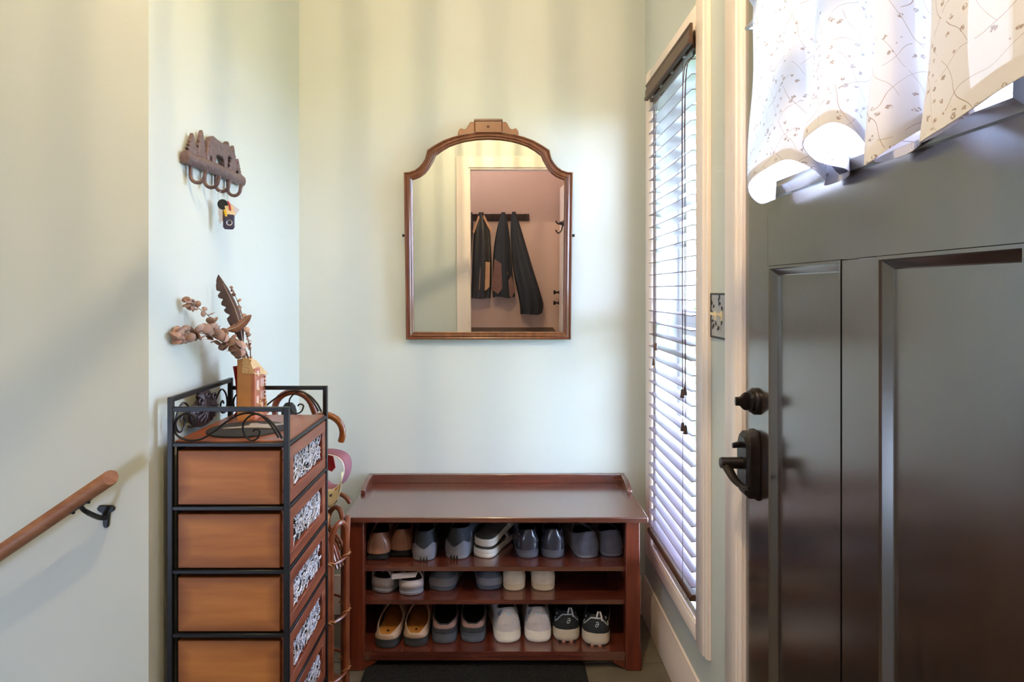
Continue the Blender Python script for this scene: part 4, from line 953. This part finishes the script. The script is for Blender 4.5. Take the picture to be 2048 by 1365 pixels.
def clog_x(t, P):
    patch(t, P, .35, .0, .30, GRUB, 'rubber_bumper', .0028, fn=lambda a: .34-.10*math.cos(a*9)+.12*a)
    for k in range(3): MB().box(-.012+.011*k, -.008+.011*k, -.006, .004, .002, .014).build('tread_notch', RUBBER, t)
P = base(mup=NUBUCK, mlin=DKIN, mins=DKIN, msole=GRUB, W=.096, zh=.100, zs=.09, zv=.108, hs=.020, wo=.66, bulge=.07)
make_shoe('tall black nubuck shoe with grey rubber heel standing straight', P, spos(847, 1124, SZ[0]), .05, G1, clog_x)
P = base(mup=NUBUCK, mlin=DKIN, mins=DKIN, msole=GRUB, W=.100, zh=.106, zs=.095, zv=.11, hs=.020, wo=.66, bulge=.07, side=-1)
make_shoe('tall black nubuck shoe with grey rubber heel turned askew', P, spos(908, 1120, SZ[0]), -.30, G1, clog_x)
# stacked sandals
def sandal(label, loc, rotz, msole, mfoot, mst, group, pitch=0, straps=(), L=.25, W=.092, hs=.026, ts=.02, heelcup=0, roll=0):
    t = thing('sandal', loc, label, 'sandal', group, rotz=rotz, local=True); t.rotation_euler = (pitch, roll, rotz)
    def rg(sc, zr): return [Vector((sd_*wprof(s)*W/2*sc, L*(.5+(s-.5)*(1+(sc-1)*.5)), (hs+(ts-hs)*min(1, s*1.6))*zr+(.012*s*s if zr > 0.3 else .012*s*s))) for s, sd_ in IDX]
    MB().loft([rg(.93, 0), rg(1, .1), rg(1.02, .4), rg(.985, .5), rg(1.01, .62), rg(1, .92), rg(.97, 1)]).build('sole', msole, t, smooth=True)
    MB().loft([rg(.93, .99), rg(.92, 1.08), rg(.86, 1.10)]).build('footbed', mfoot, t, smooth=True)
    for (s, hgt, wd, mat, bow) in straps:
        vs = []; fs = []; n = 14
        for k in range(n+1):
            a = PI*k/n; w = wprof(s)*W/2*1.0
            for sgn in (-1, 1):
                z = (hs+(ts-hs)*min(1, s*1.6))*.9+hgt*math.sin(a)**.7; vs.append(Vector((w*math.cos(a), L*s+sgn*wd/2+bow*math.sin(a), z)))
        for k in range(n): fs.append((2*k, 2*k+1, 2*k+3, 2*k+2))
        o = MB().add(vs, fs).build('strap', mat, t, smooth=True, auto=False); q = o.modifiers.new('thick', 'SOLIDIFY'); q.thickness = .0032
    return t
SFOOT = M('worn_footbed', (92, 88, 84), .8, .2, 30)
l1 = spos(962, 1117, SZ[0])
sandal('white soled sandal at the bottom of the stacked pair', l1, -.42, OFFW, SFOOT, SANDG, G1, straps=[(.62, .035, .03, SANDG, .0)], L=.235, W=.096, hs=.03)
sandal('white soled sandal lying on top of its mate', l1+Vector((.002, .010, .034)), -.46, OFFW, SFOOT, SANDG, G1, pitch=.13, straps=[(.64, .03, .03, SANDG, .0)], L=.235, W=.096, hs=.028)
def dress_x(t, P):
    patch(t, P, .30, .80, .99, LBLACK, 'padded_collar', .0045); patch(t, P, .22, .36, .60, LBLACK, 'heel_fold', .003)
P = base(mup=LBLACK, mlin=DKIN, mins=DKIN, msole=M('worn_black_sole', (96, 96, 106), .5), W=.092, zh=.100, zs=.08, zv=.10, hs=.030, wo=.66, bulge=.12)
make_shoe('shiny black leather shoe next to the stacked sandals', P, spos(1058, 1119, SZ[0]), .10, G1, dress_x)
P = base(mup=LBLACK, mlin=DKIN, mins=DKIN, msole=P.msole, W=.094, zh=.102, zs=.08, zv=.10, hs=.030, wo=.66, bulge=.12, side=-1)
make_shoe('shiny black leather shoe next to the charcoal suede flats', P, spos(1107, 1119, SZ[0]), -.02, G1, dress_x)
def flat_x(t, P): strip(t, P, [(.0, 1, .05), (.0, 1, .5), (.0, 1, .95)], .0008, SUEDE, 'heel_seam')
P = base(mup=SUEDE, mlin=DKIN, mins=DKIN, msole=GRUB, W=.098, zh=.090, zs=.066, zv=.075, hs=.010, ts=.008, wo=.80, bulge=.16)
make_shoe('charcoal suede flat with the lighter heel', P, spos(1180, 1118, SZ[0]), .22, G1, flat_x)
P = base(mup=SUEDE, mlin=DKIN, mins=DKIN, msole=GRUB, W=.094, zh=.092, zs=.066, zv=.075, hs=.010, ts=.008, wo=.80, bulge=.16, side=-1, L=.255)
make_shoe('charcoal suede flat squeezed against the bench end', P, spos(1228, 1115, SZ[0]), .10, G1, flat_x)
# middle shelf ------------------------------------------------------
GSOLE = M('grey_blue_sole', (140, 144, 160), .6, .1, 30)
def toe_to_front(label, xc, yb, rotz, straps, cup=True):
    l = spos(xc, yb, SZ[1]); t = sandal(label, l, rotz, GSOLE, SFOOT, SANDG, G2, straps=straps, L=.225, W=.098, hs=.028, ts=.020)
    P_ = base(L=.225, W=.088, zh=.040, zs=.034, zv=.03, hs=.022)
    vs = []; fs = []; cols = [(.16*(1-k/6)**1.5, -1) for k in range(6)]+[(0, 1)]+[(.16*((k+1)/6)**1.5, 1) for k in range(6)]
    for i, z in enumerate((.022, .036, .052)):
        for s, sd_ in cols: w = wprof(s)*.049*(1.03 if i < 2 else .98); vs.append(Vector((sd_*w, .225*s-.001, z)))
    nc = len(cols)
    for i in range(2):
        for j in range(nc-1): fs.append((i*nc+j, i*nc+j+1, (i+1)*nc+j+1, (i+1)*nc+j))
    o = MB().add(vs, fs).build('heel_cup', SANDG, t, smooth=True, auto=False); q = o.modifiers.new('thick', 'SOLIDIFY'); q.thickness = .003
    return t
toe_to_front('grey strapped sandal at the leg end of the middle shelf', 758, 1187, -.35, [(.14, .066, .020, SANDG, -.012), (.45, .06, .03, SANDG, 0), (.7, .04, .03, SANDG, 0)])
t = toe_to_front('grey strapped sandal with its loose strap flipped sideways', 822, 1193, .10, [(.16, .064, .022, SANDG, -.012), (.45, .06, .03, SANDG, 0), (.7, .04, .03, SANDG, 0)])
MB().hexa([(-.066, -.010, .064), (.016, -.014, .070), (.016, -.010, .070), (-.066, -.006, .064), (-.064, -.010, .084), (.024, -.014, .088), (.024, -.010, .088), (-.064, -.006, .084)]).build('loose_strap', SANDG, t, bevel=.001)
def mclog_x(t, P): patch(t, P, .3, .02, .5, GRUB, 'rubber_bumper', .002)
SLB = M('slate_blue_rubber', (92, 102, 120), .55, .12, 20)
P = base(mup=SLB, mlin=DKIN, mins=DKIN, msole=SLB, W=.110, L=.25, zh=.068, zs=.055, zv=.075, hs=.016, wo=.70, bulge=.10)
make_shoe('slate blue rubber clog beside the grey strapped sandal', P, spos(880, 1184, SZ[1]), -.15, G2, mclog_x, name='clog')
P = base(mup=SLB, mlin=DKIN, mins=DKIN, msole=SLB, W=.106, L=.25, zh=.064, zs=.052, zv=.075, hs=.016, wo=.70, bulge=.10, side=-1)
make_shoe('slate blue rubber clog beside the beige canvas shoe', P, spos(981, 1182, SZ[1]), .10, G2, mclog_x, name='clog')
def canvas_x(t, P):
    patch(t, P, .30, .80, .98, BEIGE, 'padded_collar', .0035); strip(t, P, [(.0, 1, .1), (.0, 1, .5), (.0, 1, .8)], .0009, BEIGE, 'heel_seam')
    for sd_ in (-1, 1): strip(t, P, [(.12, sd_, .95), (.15, sd_, .8), (.2, sd_, .7)], .003, OFFW, 'eyelet_tab')
P = base(mup=BEIGE, mlin=BEIGE, mins=BEIGE, msole=M('cream_sole', (220, 196, 158), .6), W=.092, zh=.076, zs=.07, zv=.085, hs=.024, wo=.66, bulge=.16)
make_shoe('beige canvas shoe nearer the slate blue clog', P, spos(1030, 1184, SZ[1]), .06, G2, canvas_x)
P = base(mup=BEIGE, mlin=BEIGE, mins=BEIGE, msole=P.msole, W=.096, zh=.076, zs=.07, zv=.085, hs=.024, wo=.66, bulge=.16, side=-1)
make_shoe('beige canvas shoe next to the empty shelf end', P, spos(1087, 1184, SZ[1]), -.04, G2, canvas_x)
# bottom shelf ------------------------------------------------------
def mule_x(t, P):
    patch(t, P, .5, .80, 1.0, TANL, 'edge_binding', .0016)
    MB().lathe([(.0045, 0), (.0045, .0012), (0, .0012)], (0, .045, P.hs+.0068), (0, 0, 1), 12).build('insole_dot', DKIN, t)
P = base(mup=TANL, mlin=DKIN, mins=ORANG, msole=M('dark_grey_sole', (60, 62, 66), .6), W=.101, zh=.046, zs=.060, zv=.088, hs=.032, ts=.024, wo=.84, st=.56, bulge=.04, sh=.01, L=.268)
make_shoe('tan slip-on mule with orange insole nearest the bench leg', P, spos(770, 1300, SZ[2]), -.05, G3, mule_x, name='mule')
P = base(mup=TANL, mlin=DKIN, mins=ORANG, msole=P.msole, W=.101, zh=.046, zs=.060, zv=.088, hs=.032, ts=.024, wo=.84, st=.56, bulge=.04, sh=.01, side=-1, L=.268)
make_shoe('tan slip-on mule with orange insole next to the dark clogs', P, spos(828, 1297, SZ[2]), -.04, G3, mule_x, name='mule')
def dclog_x(t, P): patch(t, P, .5, .55, 1.0, PURPL, 'collar_edge', .0014)
P = base(mup=NUBUCK, mlin=DKIN, mins=DKIN, msole=SLB, W=.104, zh=.066, zs=.072, zv=.115, hs=.034, ts=.024, wo=.82, st=.60, bulge=.05, sh=.01)
make_shoe('dark slip-on clog beside the tan mules', P, spos(888, 1290, SZ[2]), .04, G3, dclog_x, name='clog')
P = base(mup=NUBUCK, mlin=DKIN, mins=DKIN, msole=SLB, W=.104, zh=.066, zs=.072, zv=.115, hs=.034, ts=.024, wo=.82, st=.60, bulge=.05, sh=.01, side=-1)
make_shoe('dark slip-on clog beside the grey running shoes', P, spos(945, 1288, SZ[2]), -.02, G3, dclog_x, name='clog')
def runner_x(t, P):
    wav = lambda a: .93+.06*math.cos(a*8)*(1-a)-.25*max(0, a-.5)
    patch(t, P, .22, .60, .9, GREYD, 'side_overlay', .0010, fn=wav)
    patch(t, P, .056, .30, .95, GREYM, 'heel_tab', .0024, fn=lambda a: .94)
    cols = [(.22*(1-k/8)**1.6, -1) for k in range(8)]+[(0, 1)]+[(.22*((k+1)/8)**1.6, 1) for k in range(8)]
    strip(t, P, [(s, sd_, wav(abs(j-8)/8)) for j, (s, sd_) in enumerate(cols)], .0016, SILVT, 'collar_piping')
    for rr in (.36, .48): strip(t, P, [(s, sd_, rr) for s, sd_ in cols], .0008, GREYD, 'seam')
    q = shoe_pt(P, 0, 1, .72); m = MB()
    for (a, b, c, d_) in ((-.006, -.003, -.006, .006), (.003, .006, -.006, .006), (-.003, .003, -.001, .002)): m.box(a, b, q.y-.0042, q.y-.0022, q.z+c, q.z+d_)
    m.build('logo', LBLUE, t)
    MB().tube([(0, P.L*.50, .100), (0, P.L*.42, .118), (0, P.L*.38, .124)], [.020, .017, .012], 10, squash=.3).build('tongue', GREYD, t, smooth=True)
P = base(mup=GREYM, mlin=GREYD, mins=DKIN, msole=OFFW, W=.106, zh=.122, zs=.092, zv=.110, hs=.040, ts=.026, wo=.60, bulge=.06, flare=1.03, L=.27)
make_shoe('pale grey running shoe with white sole beside the dark clogs', P, spos(1018, 1289, SZ[2]), .14, G3, runner_x, name='running_shoe')
P = base(mup=GREYM, mlin=GREYD, mins=DKIN, msole=OFFW, W=.106, zh=.122, zs=.092, zv=.110, hs=.040, ts=.026, wo=.60, bulge=.06, flare=1.03, side=-1, L=.27)
make_shoe('pale grey running shoe with white sole beside the black running shoes', P, spos(1077, 1288, SZ[2]), -.02, G3, runner_x, name='running_shoe')
def blackrun_x(t, P):
    cols = [(.16*(1-k/8)**1.6, -1) for k in range(8)]+[(0, 1)]+[(.16*((k+1)/8)**1.6, 1) for k in range(8)]
    def zz(j):
        a = abs(j-8)/8; return .80 if a < .28 else (.80-(a-.28)*1.15 if a < .72 else .29+(a-.72)*.7)
    patch(t, P, .16, .02, .3, BMESH, 'heel_counter', .0016, fn=lambda a: zz(8+8*a))
    strip(t, P, [(s, sd_, zz(j)) for j, (s, sd_) in enumerate(cols)], .0022, SILVT, 'reflective_trim')
    q = shoe_pt(P, 0, 1, .47)
    sp = spline([(.004, .008), (-.001, .010), (-.004, .002), (-.003, -.006), (.001, -.007), (.0045, -.001), (.003, .004), (-.001, .003)], 4) if False else None
    pts = spline([Vector((a, 0, b)) for a, b in ((-.003, .0065), (.002, .009), (.006, .005), (.004, -.003), (-.001, -.008), (-.005, -.006), (-.004, -.001), (.001, .002), (.005, .001))], 4)
    MB().tube([q+Vector((a.x, -.0036, a.z)) for a in pts], .0011, 5).build('logo', SILVT, t, smooth=True)
    z0 = shoe_pt(P, 0, 1, 1.0)
    for sg in (-1, 1): MB().tube([z0+Vector((sg*.010, -.0015, -.018)), z0+Vector((sg*.007, .001, -.002)), z0+Vector((sg*.003, .004, .010))], .0032, 6).build('pull_tab', GREYM, t, smooth=True)
    for sd_ in (-1, 1): strip(t, P, [(.15, sd_, .68), (.20, sd_, .76)], .003, SILVT, 'side_mark')
    for k in range(5): MB().box(-.030+.013*k, -.022+.013*k, .0015, .012, .0, .006).build('outsole_lug', PEACH if k % 2 else RUBBER, t)
P = base(mup=BMESH, mlin=DKIN, mins=DKIN, msole=KHAKI, W=.105, zh=.104, zs=.085, zv=.105, hs=.044, ts=.028, wo=.62, bulge=.05, flare=1.05, L=.265)
make_shoe('black running shoe with khaki sole beside the grey running shoe', P, spos(1135, 1286, SZ[2]), .02, G3, blackrun_x, name='running_shoe')
P = base(mup=BMESH, mlin=DKIN, mins=DKIN, msole=KHAKI, W=.107, zh=.104, zs=.085, zv=.105, hs=.044, ts=.028, wo=.62, bulge=.05, flare=1.05, side=-1, L=.265)
make_shoe('black running shoe with khaki sole at the far end of the bottom shelf', P, spos(1192, 1294, SZ[2]), -.16, G3, blackrun_x, name='running_shoe')

# ------------------------------------------------------------------ coat room seen in the mirror
VO = 2*2.36   # virtual depth offset
HZ = 517.0
def mpx(x, y, yy):
    v_ = VO-yy; return Vector(((x-CX)*v_/F, yy, EYE-(y-HZ)*v_/F))
yr = YB
a = mpx(930, 418, yr); b = mpx(1058, 432, yr)
ck = thing('coat_rack', (0, yr, b.z), 'dark wooden coat rack board, seen in the mirror', 'coat rack')
B(-.55, b.x, yr, yr+.018, b.z, a.z).build('board', DARKWD, ck, bevel=.002)
zr_ = (a.z+b.z)/2; hk = [942, 962, 985, 1007, 1028, 1050]
for x in hk:
    q = mpx(x, 425, yr); MB().tube(spline([(q.x, yr+.018, zr_-.02), (q.x, yr+.05, zr_-.03), (q.x, yr+.06, zr_), (q.x, yr+.055, zr_+.035)], 4), .004, 6).build('hook', IRON, ck, smooth=True)
def coat(label, pts, mat, depth, folds, seed, extra=None):
    """pts: list of (xl, xr, y) pixel spans in the mirror, top to bottom"""
    rd = random.Random(seed); yy = yr+.095; n = 40; rings = []
    c0 = mpx((pts[0][0]+pts[0][1])/2, pts[0][2], yy)
    t = thing('jacket', c0, label, 'jacket', 'coats on the rack')
    P = spline([(p_[0], p_[1], p_[2]) for p_ in pts], 4); ph = rd.uniform(0, 6)
    for i, p_ in enumerate(P):
        A = mpx(p_[0], p_[2], yy); Bp = mpx(p_[1], p_[2], yy); f_ = i/(len(P)-1); cx_ = (A.x+Bp.x)/2; hw = abs(Bp.x-A.x)/2; dp = depth*min(1, .25+f_*1.2)
        rings.append([Vector((cx_+hw*math.cos(2*PI*k/n), yy+dp*math.sin(2*PI*k/n)*.5+.016*f_*math.sin(folds*2*PI*k/n+ph), A.z+.006*f_*math.sin(3*2*PI*k/n+ph))) for k in range(n)])
    MB().loft(rings).build('body', mat, t, smooth=True)
    if extra: extra(t)
    return t
NAVY = M('dark_navy_cloth', (32, 34, 42), .7, .15, 20); LEATH = M('black_jacket_leather', (40, 38, 38), .35, .2, 14); CHAR = M('charcoal_cloth', (46, 44, 44), .8, .1, 20)
TANC = M('tan_suede', (176, 132, 100), .8, .1, 20); BRNC = M('brown_suede', (112, 78, 70), .85, .1, 20)
def panel(t, pl_, mat, nm, yy, th=.012):
    q = [mpx(x, y, yy) for x, y in pl_]; n = len(q); q2 = [v_+Vector((0, th, 0)) for v_ in q]
    MB().add(q+q2, [tuple(reversed(range(n))), tuple(range(n, 2*n))]+[(i, (i+1) % n, n+(i+1) % n, n+i) for i in range(n)]).build(nm, mat, t, bevel=.003)
coat('dark coat half hidden by the opening casing, seen in the mirror', [(937, 945, 414), (930, 947, 440), (922, 943, 500), (920, 939, 596)], CHAR, .08, 5, 1)
coat('black leather jacket with tan pocket panel, seen in the mirror', [(958, 967, 414), (950, 978, 440), (946, 982, 480), (944, 983, 530), (941, 981, 585)], LEATH, .13, 6, 2,
     lambda t: (panel(t, [(961, 511), (980, 513), (979, 562), (972, 570), (958, 568)], TANC, 'pocket_panel', yr+.145), panel(t, [(945, 452), (957, 420), (960, 424), (948, 458)], TANC, 'collar_lining', yr+.12), panel(t, [(968, 418), (983, 448), (982, 455), (966, 424)], TANC, 'collar_lining', yr+.12)))
coat('black jacket with brown suede hem, seen in the mirror', [(1003, 1010, 414), (994, 1017, 445), (987, 1021, 490), (985, 1025, 540), (985, 1030, 583)], NAVY, .13, 5, 3,
     lambda t: (panel(t, [(989, 506), (1003, 516), (1016, 534), (1012, 556), (996, 577), (984, 568), (986, 540)], BRNC, 'hem_lining', yr+.145), panel(t, [(1010, 560), (1023, 540), (1030, 570), (1024, 585), (1012, 575)], BRNC, 'hem_lining', yr+.14)))
coat('long dark navy coat flaring at the hem, seen in the mirror', [(1024, 1031, 413), (1021, 1040, 440), (1022, 1052, 480), (1027, 1067, 530), (1036, 1081, 575), (1040, 1087, 600), (1041, 1084, 617)], NAVY, .13, 7, 4)
# dark furniture under the coats
q0 = mpx(930, 652, yr+.33)
cb = thing('hall_bench', (0, yr+.15, 0), 'dark wood bench under the coats, seen in the mirror', 'bench')
B(-.55, .535, yr+.02, yr+.33, q0.z-.035, q0.z).build('bench_top', DARKWD, cb, bevel=.004)
for x in (-.54, .48):
    for y in (yr+.03, yr+.27): B(x, x+.045, y, y+.045, 0, q0.z-.035).build('leg', DARKWD, cb)
B(-.50, .48, yr+.04, yr+.30, .18, .20).build('lower_shelf', DARKWD, cb)
# cream inner door on the coat room's side wall
xs = XR+.012
d2 = thing('door_2', (xs, -.9, 0), 'cream panelled inner door, seen edge-on in the mirror', 'door', kind='structure')
B(xs, xs+.035, -1.24, -.48, .01, 2.03).build('slab', TRIM, d2, bevel=.002)
for (z0, z1) in ((.2, .9), (1.05, 1.9)):
    for (y0, y1) in ((-1.14, -.92), (-.80, -.58)): B(xs-.006, xs, y0, y1, z0, z1).build('door_panel', TRIM, d2, bevel=.004)
for zz_ in (1.005, 0.90): MB().lathe([(.018, 0), (.018, .006), (.009, .010), (.009, .03), (.022, .04), (.022, .055), (0, .06)], (xs-.006, -1.18, zz_), (-1, 0, 0), 14).build('knob', BRONZE, d2, smooth=True)
rh = thing('robe_hook', (xs-.006, -.70, 1.72), 'dark iron double robe hook, seen in the mirror', 'hook')
zh_ = mpx(1110, 432, -.7).z
MB().lathe([(.03, 0), (.03, .008), (.02, .02), (.012, .045), (0, .05)], (xs-.006, -.75, zh_), (-1, 0, 0), 14).build('rosette', BRONZE, rh, smooth=True)
MB().tube(spline([(xs-.02, -.75, zh_), (xs-.03, -.75, zh_-.06), (xs-.06, -.75, zh_-.09), (xs-.085, -.75, zh_-.06)], 5), .006, 8).build('lower_hook', BRONZE, rh, smooth=True)
MB().tube(spline([(xs-.02, -.75, zh_), (xs-.06, -.75, zh_-.005), (xs-.085, -.75, zh_+.02)], 5), .007, 8).build('upper_hook', BRONZE, rh, smooth=True)

# ------------------------------------------------------------------ lamps (above the frame)
def point(name, loc, w_, col, r):
    l = bpy.data.lights.new(name, 'POINT'); l.energy = w_; l.color = col; l.shadow_soft_size = r
    o = bpy.data.objects.new(name, l); COL.objects.link(o); o.location = loc; return o
lx_, ly_, lz_ = -.12, .66, 2.52
ln = thing('lantern', (lx_, ly_, lz_-.2), 'hanging entry lantern above the view', 'lantern')
MB().tube([(lx_, ly_, lz_+.16), (lx_, ly_, ZC)], .006, 8).build('stem', BRONZE, ln)
MB().lathe([(.05, 0), (.06, .02), (0, .025)], (lx_, ly_, ZC-.025), (0, 0, 1), 16).build('ceiling_rose', BRONZE, ln)
for z in (lz_+.15, lz_-.15): MB().tube([(lx_+.12*math.cos(2*PI*i/32), ly_+.12*math.sin(2*PI*i/32), z) for i in range(32)], .006, 6, closed=True).build('ring', BRONZE, ln)
for i in range(40):
    a = 2*PI*i/40+.1; wdt = (.0012, .0022, .0016)[i % 3]
    MB().tube([(lx_+.12*math.cos(a), ly_+.12*math.sin(a), lz_-.15), (lx_+.12*math.cos(a), ly_+.12*math.sin(a), lz_+.15)], wdt, 6).build('bar', BRONZE, ln)
for i in range(4):
    a = PI/2*i; MB().tube([(lx_+.12*math.cos(a), ly_+.12*math.sin(a), lz_+.15), (lx_, ly_, lz_+.17)], .004, 6).build('spoke', BRONZE, ln)
point('lantern_bulb', (lx_, ly_, lz_), LAMP_W, (1.0, .76, .43), .005)
cd = thing('fill_light', (-.2, -.8, ZC-.07), 'added unseen fill light on the coat room ceiling', 'ceiling light')  # invented fixture, added to brighten the coat room
MB().lathe([(.14, 0), (.15, .01), (.15, .02), (0, .02)], (-.2, -.85, ZC-.02), (0, 0, 1), 20).build('pan', METALW, cd)
point('coat_room_fill', (-.2, -.85, ZC-.10), CLOSET_W, (1.0, .88, .78), .06)
c3 = thing('fill_light', (-1.9, .5, ZC-.07), 'added unseen fill light over the stairwell', 'ceiling light')  # invented fixture, adds warm fill from the stair side
MB().lathe([(.14, 0), (.15, .01), (.15, .02), (0, .02)], (-1.9, .5, ZC-.02), (0, 0, 1), 20).build('pan', METALW, c3)
point('stair_fill', (-1.9, .5, ZC-.12), HALL_W, (1.0, .86, .64), .10)

# ------------------------------------------------------------------ outside
tag(B(XR+.16, 30, -25, 30, -.35, -.25).build('lawn', LAWN), 'pale lawn outside the window', 'lawn', None, 'structure')
def shrub(loc, r, h, n, seed, label):
    rd = random.Random(seed); sh = thing('shrub', loc, label, 'shrub', 'shrubs outside the window'); m = MB()
    for i in range(n):
        a = rd.uniform(0, 2*PI); zz_ = rd.uniform(.05, 1); rr = r*math.sqrt(max(.02, 1-(zz_*1.5-.65)**2))*rd.uniform(.6, 1.0)
        c = Vector(loc)+Vector((rr*math.cos(a), rr*math.sin(a), h*zz_)); u_ = Vector((rd.uniform(-1, 1), rd.uniform(-1, 1), rd.uniform(-1, 1))).normalized()*.07; v_ = u_.orthogonal().normalized()*.03
        m.add([c-u_, c+v_, c+u_, c-v_], [(0, 1, 2, 3)])
    tag(m.build('foliage', LEAFG, sh), kind='stuff'); MB().tube([loc, Vector(loc)+Vector((0, 0, h*.6))], .03, 6).build('stem', BARK, sh)
shrub((2.0, 6.1, -.25), .55, 1.7, 1100, 5, 'leafy shrub nearest the window')
shrub((3.6, 8.6, -.25), .9, 2.6, 900, 6, 'leafy shrub farther out on the lawn')
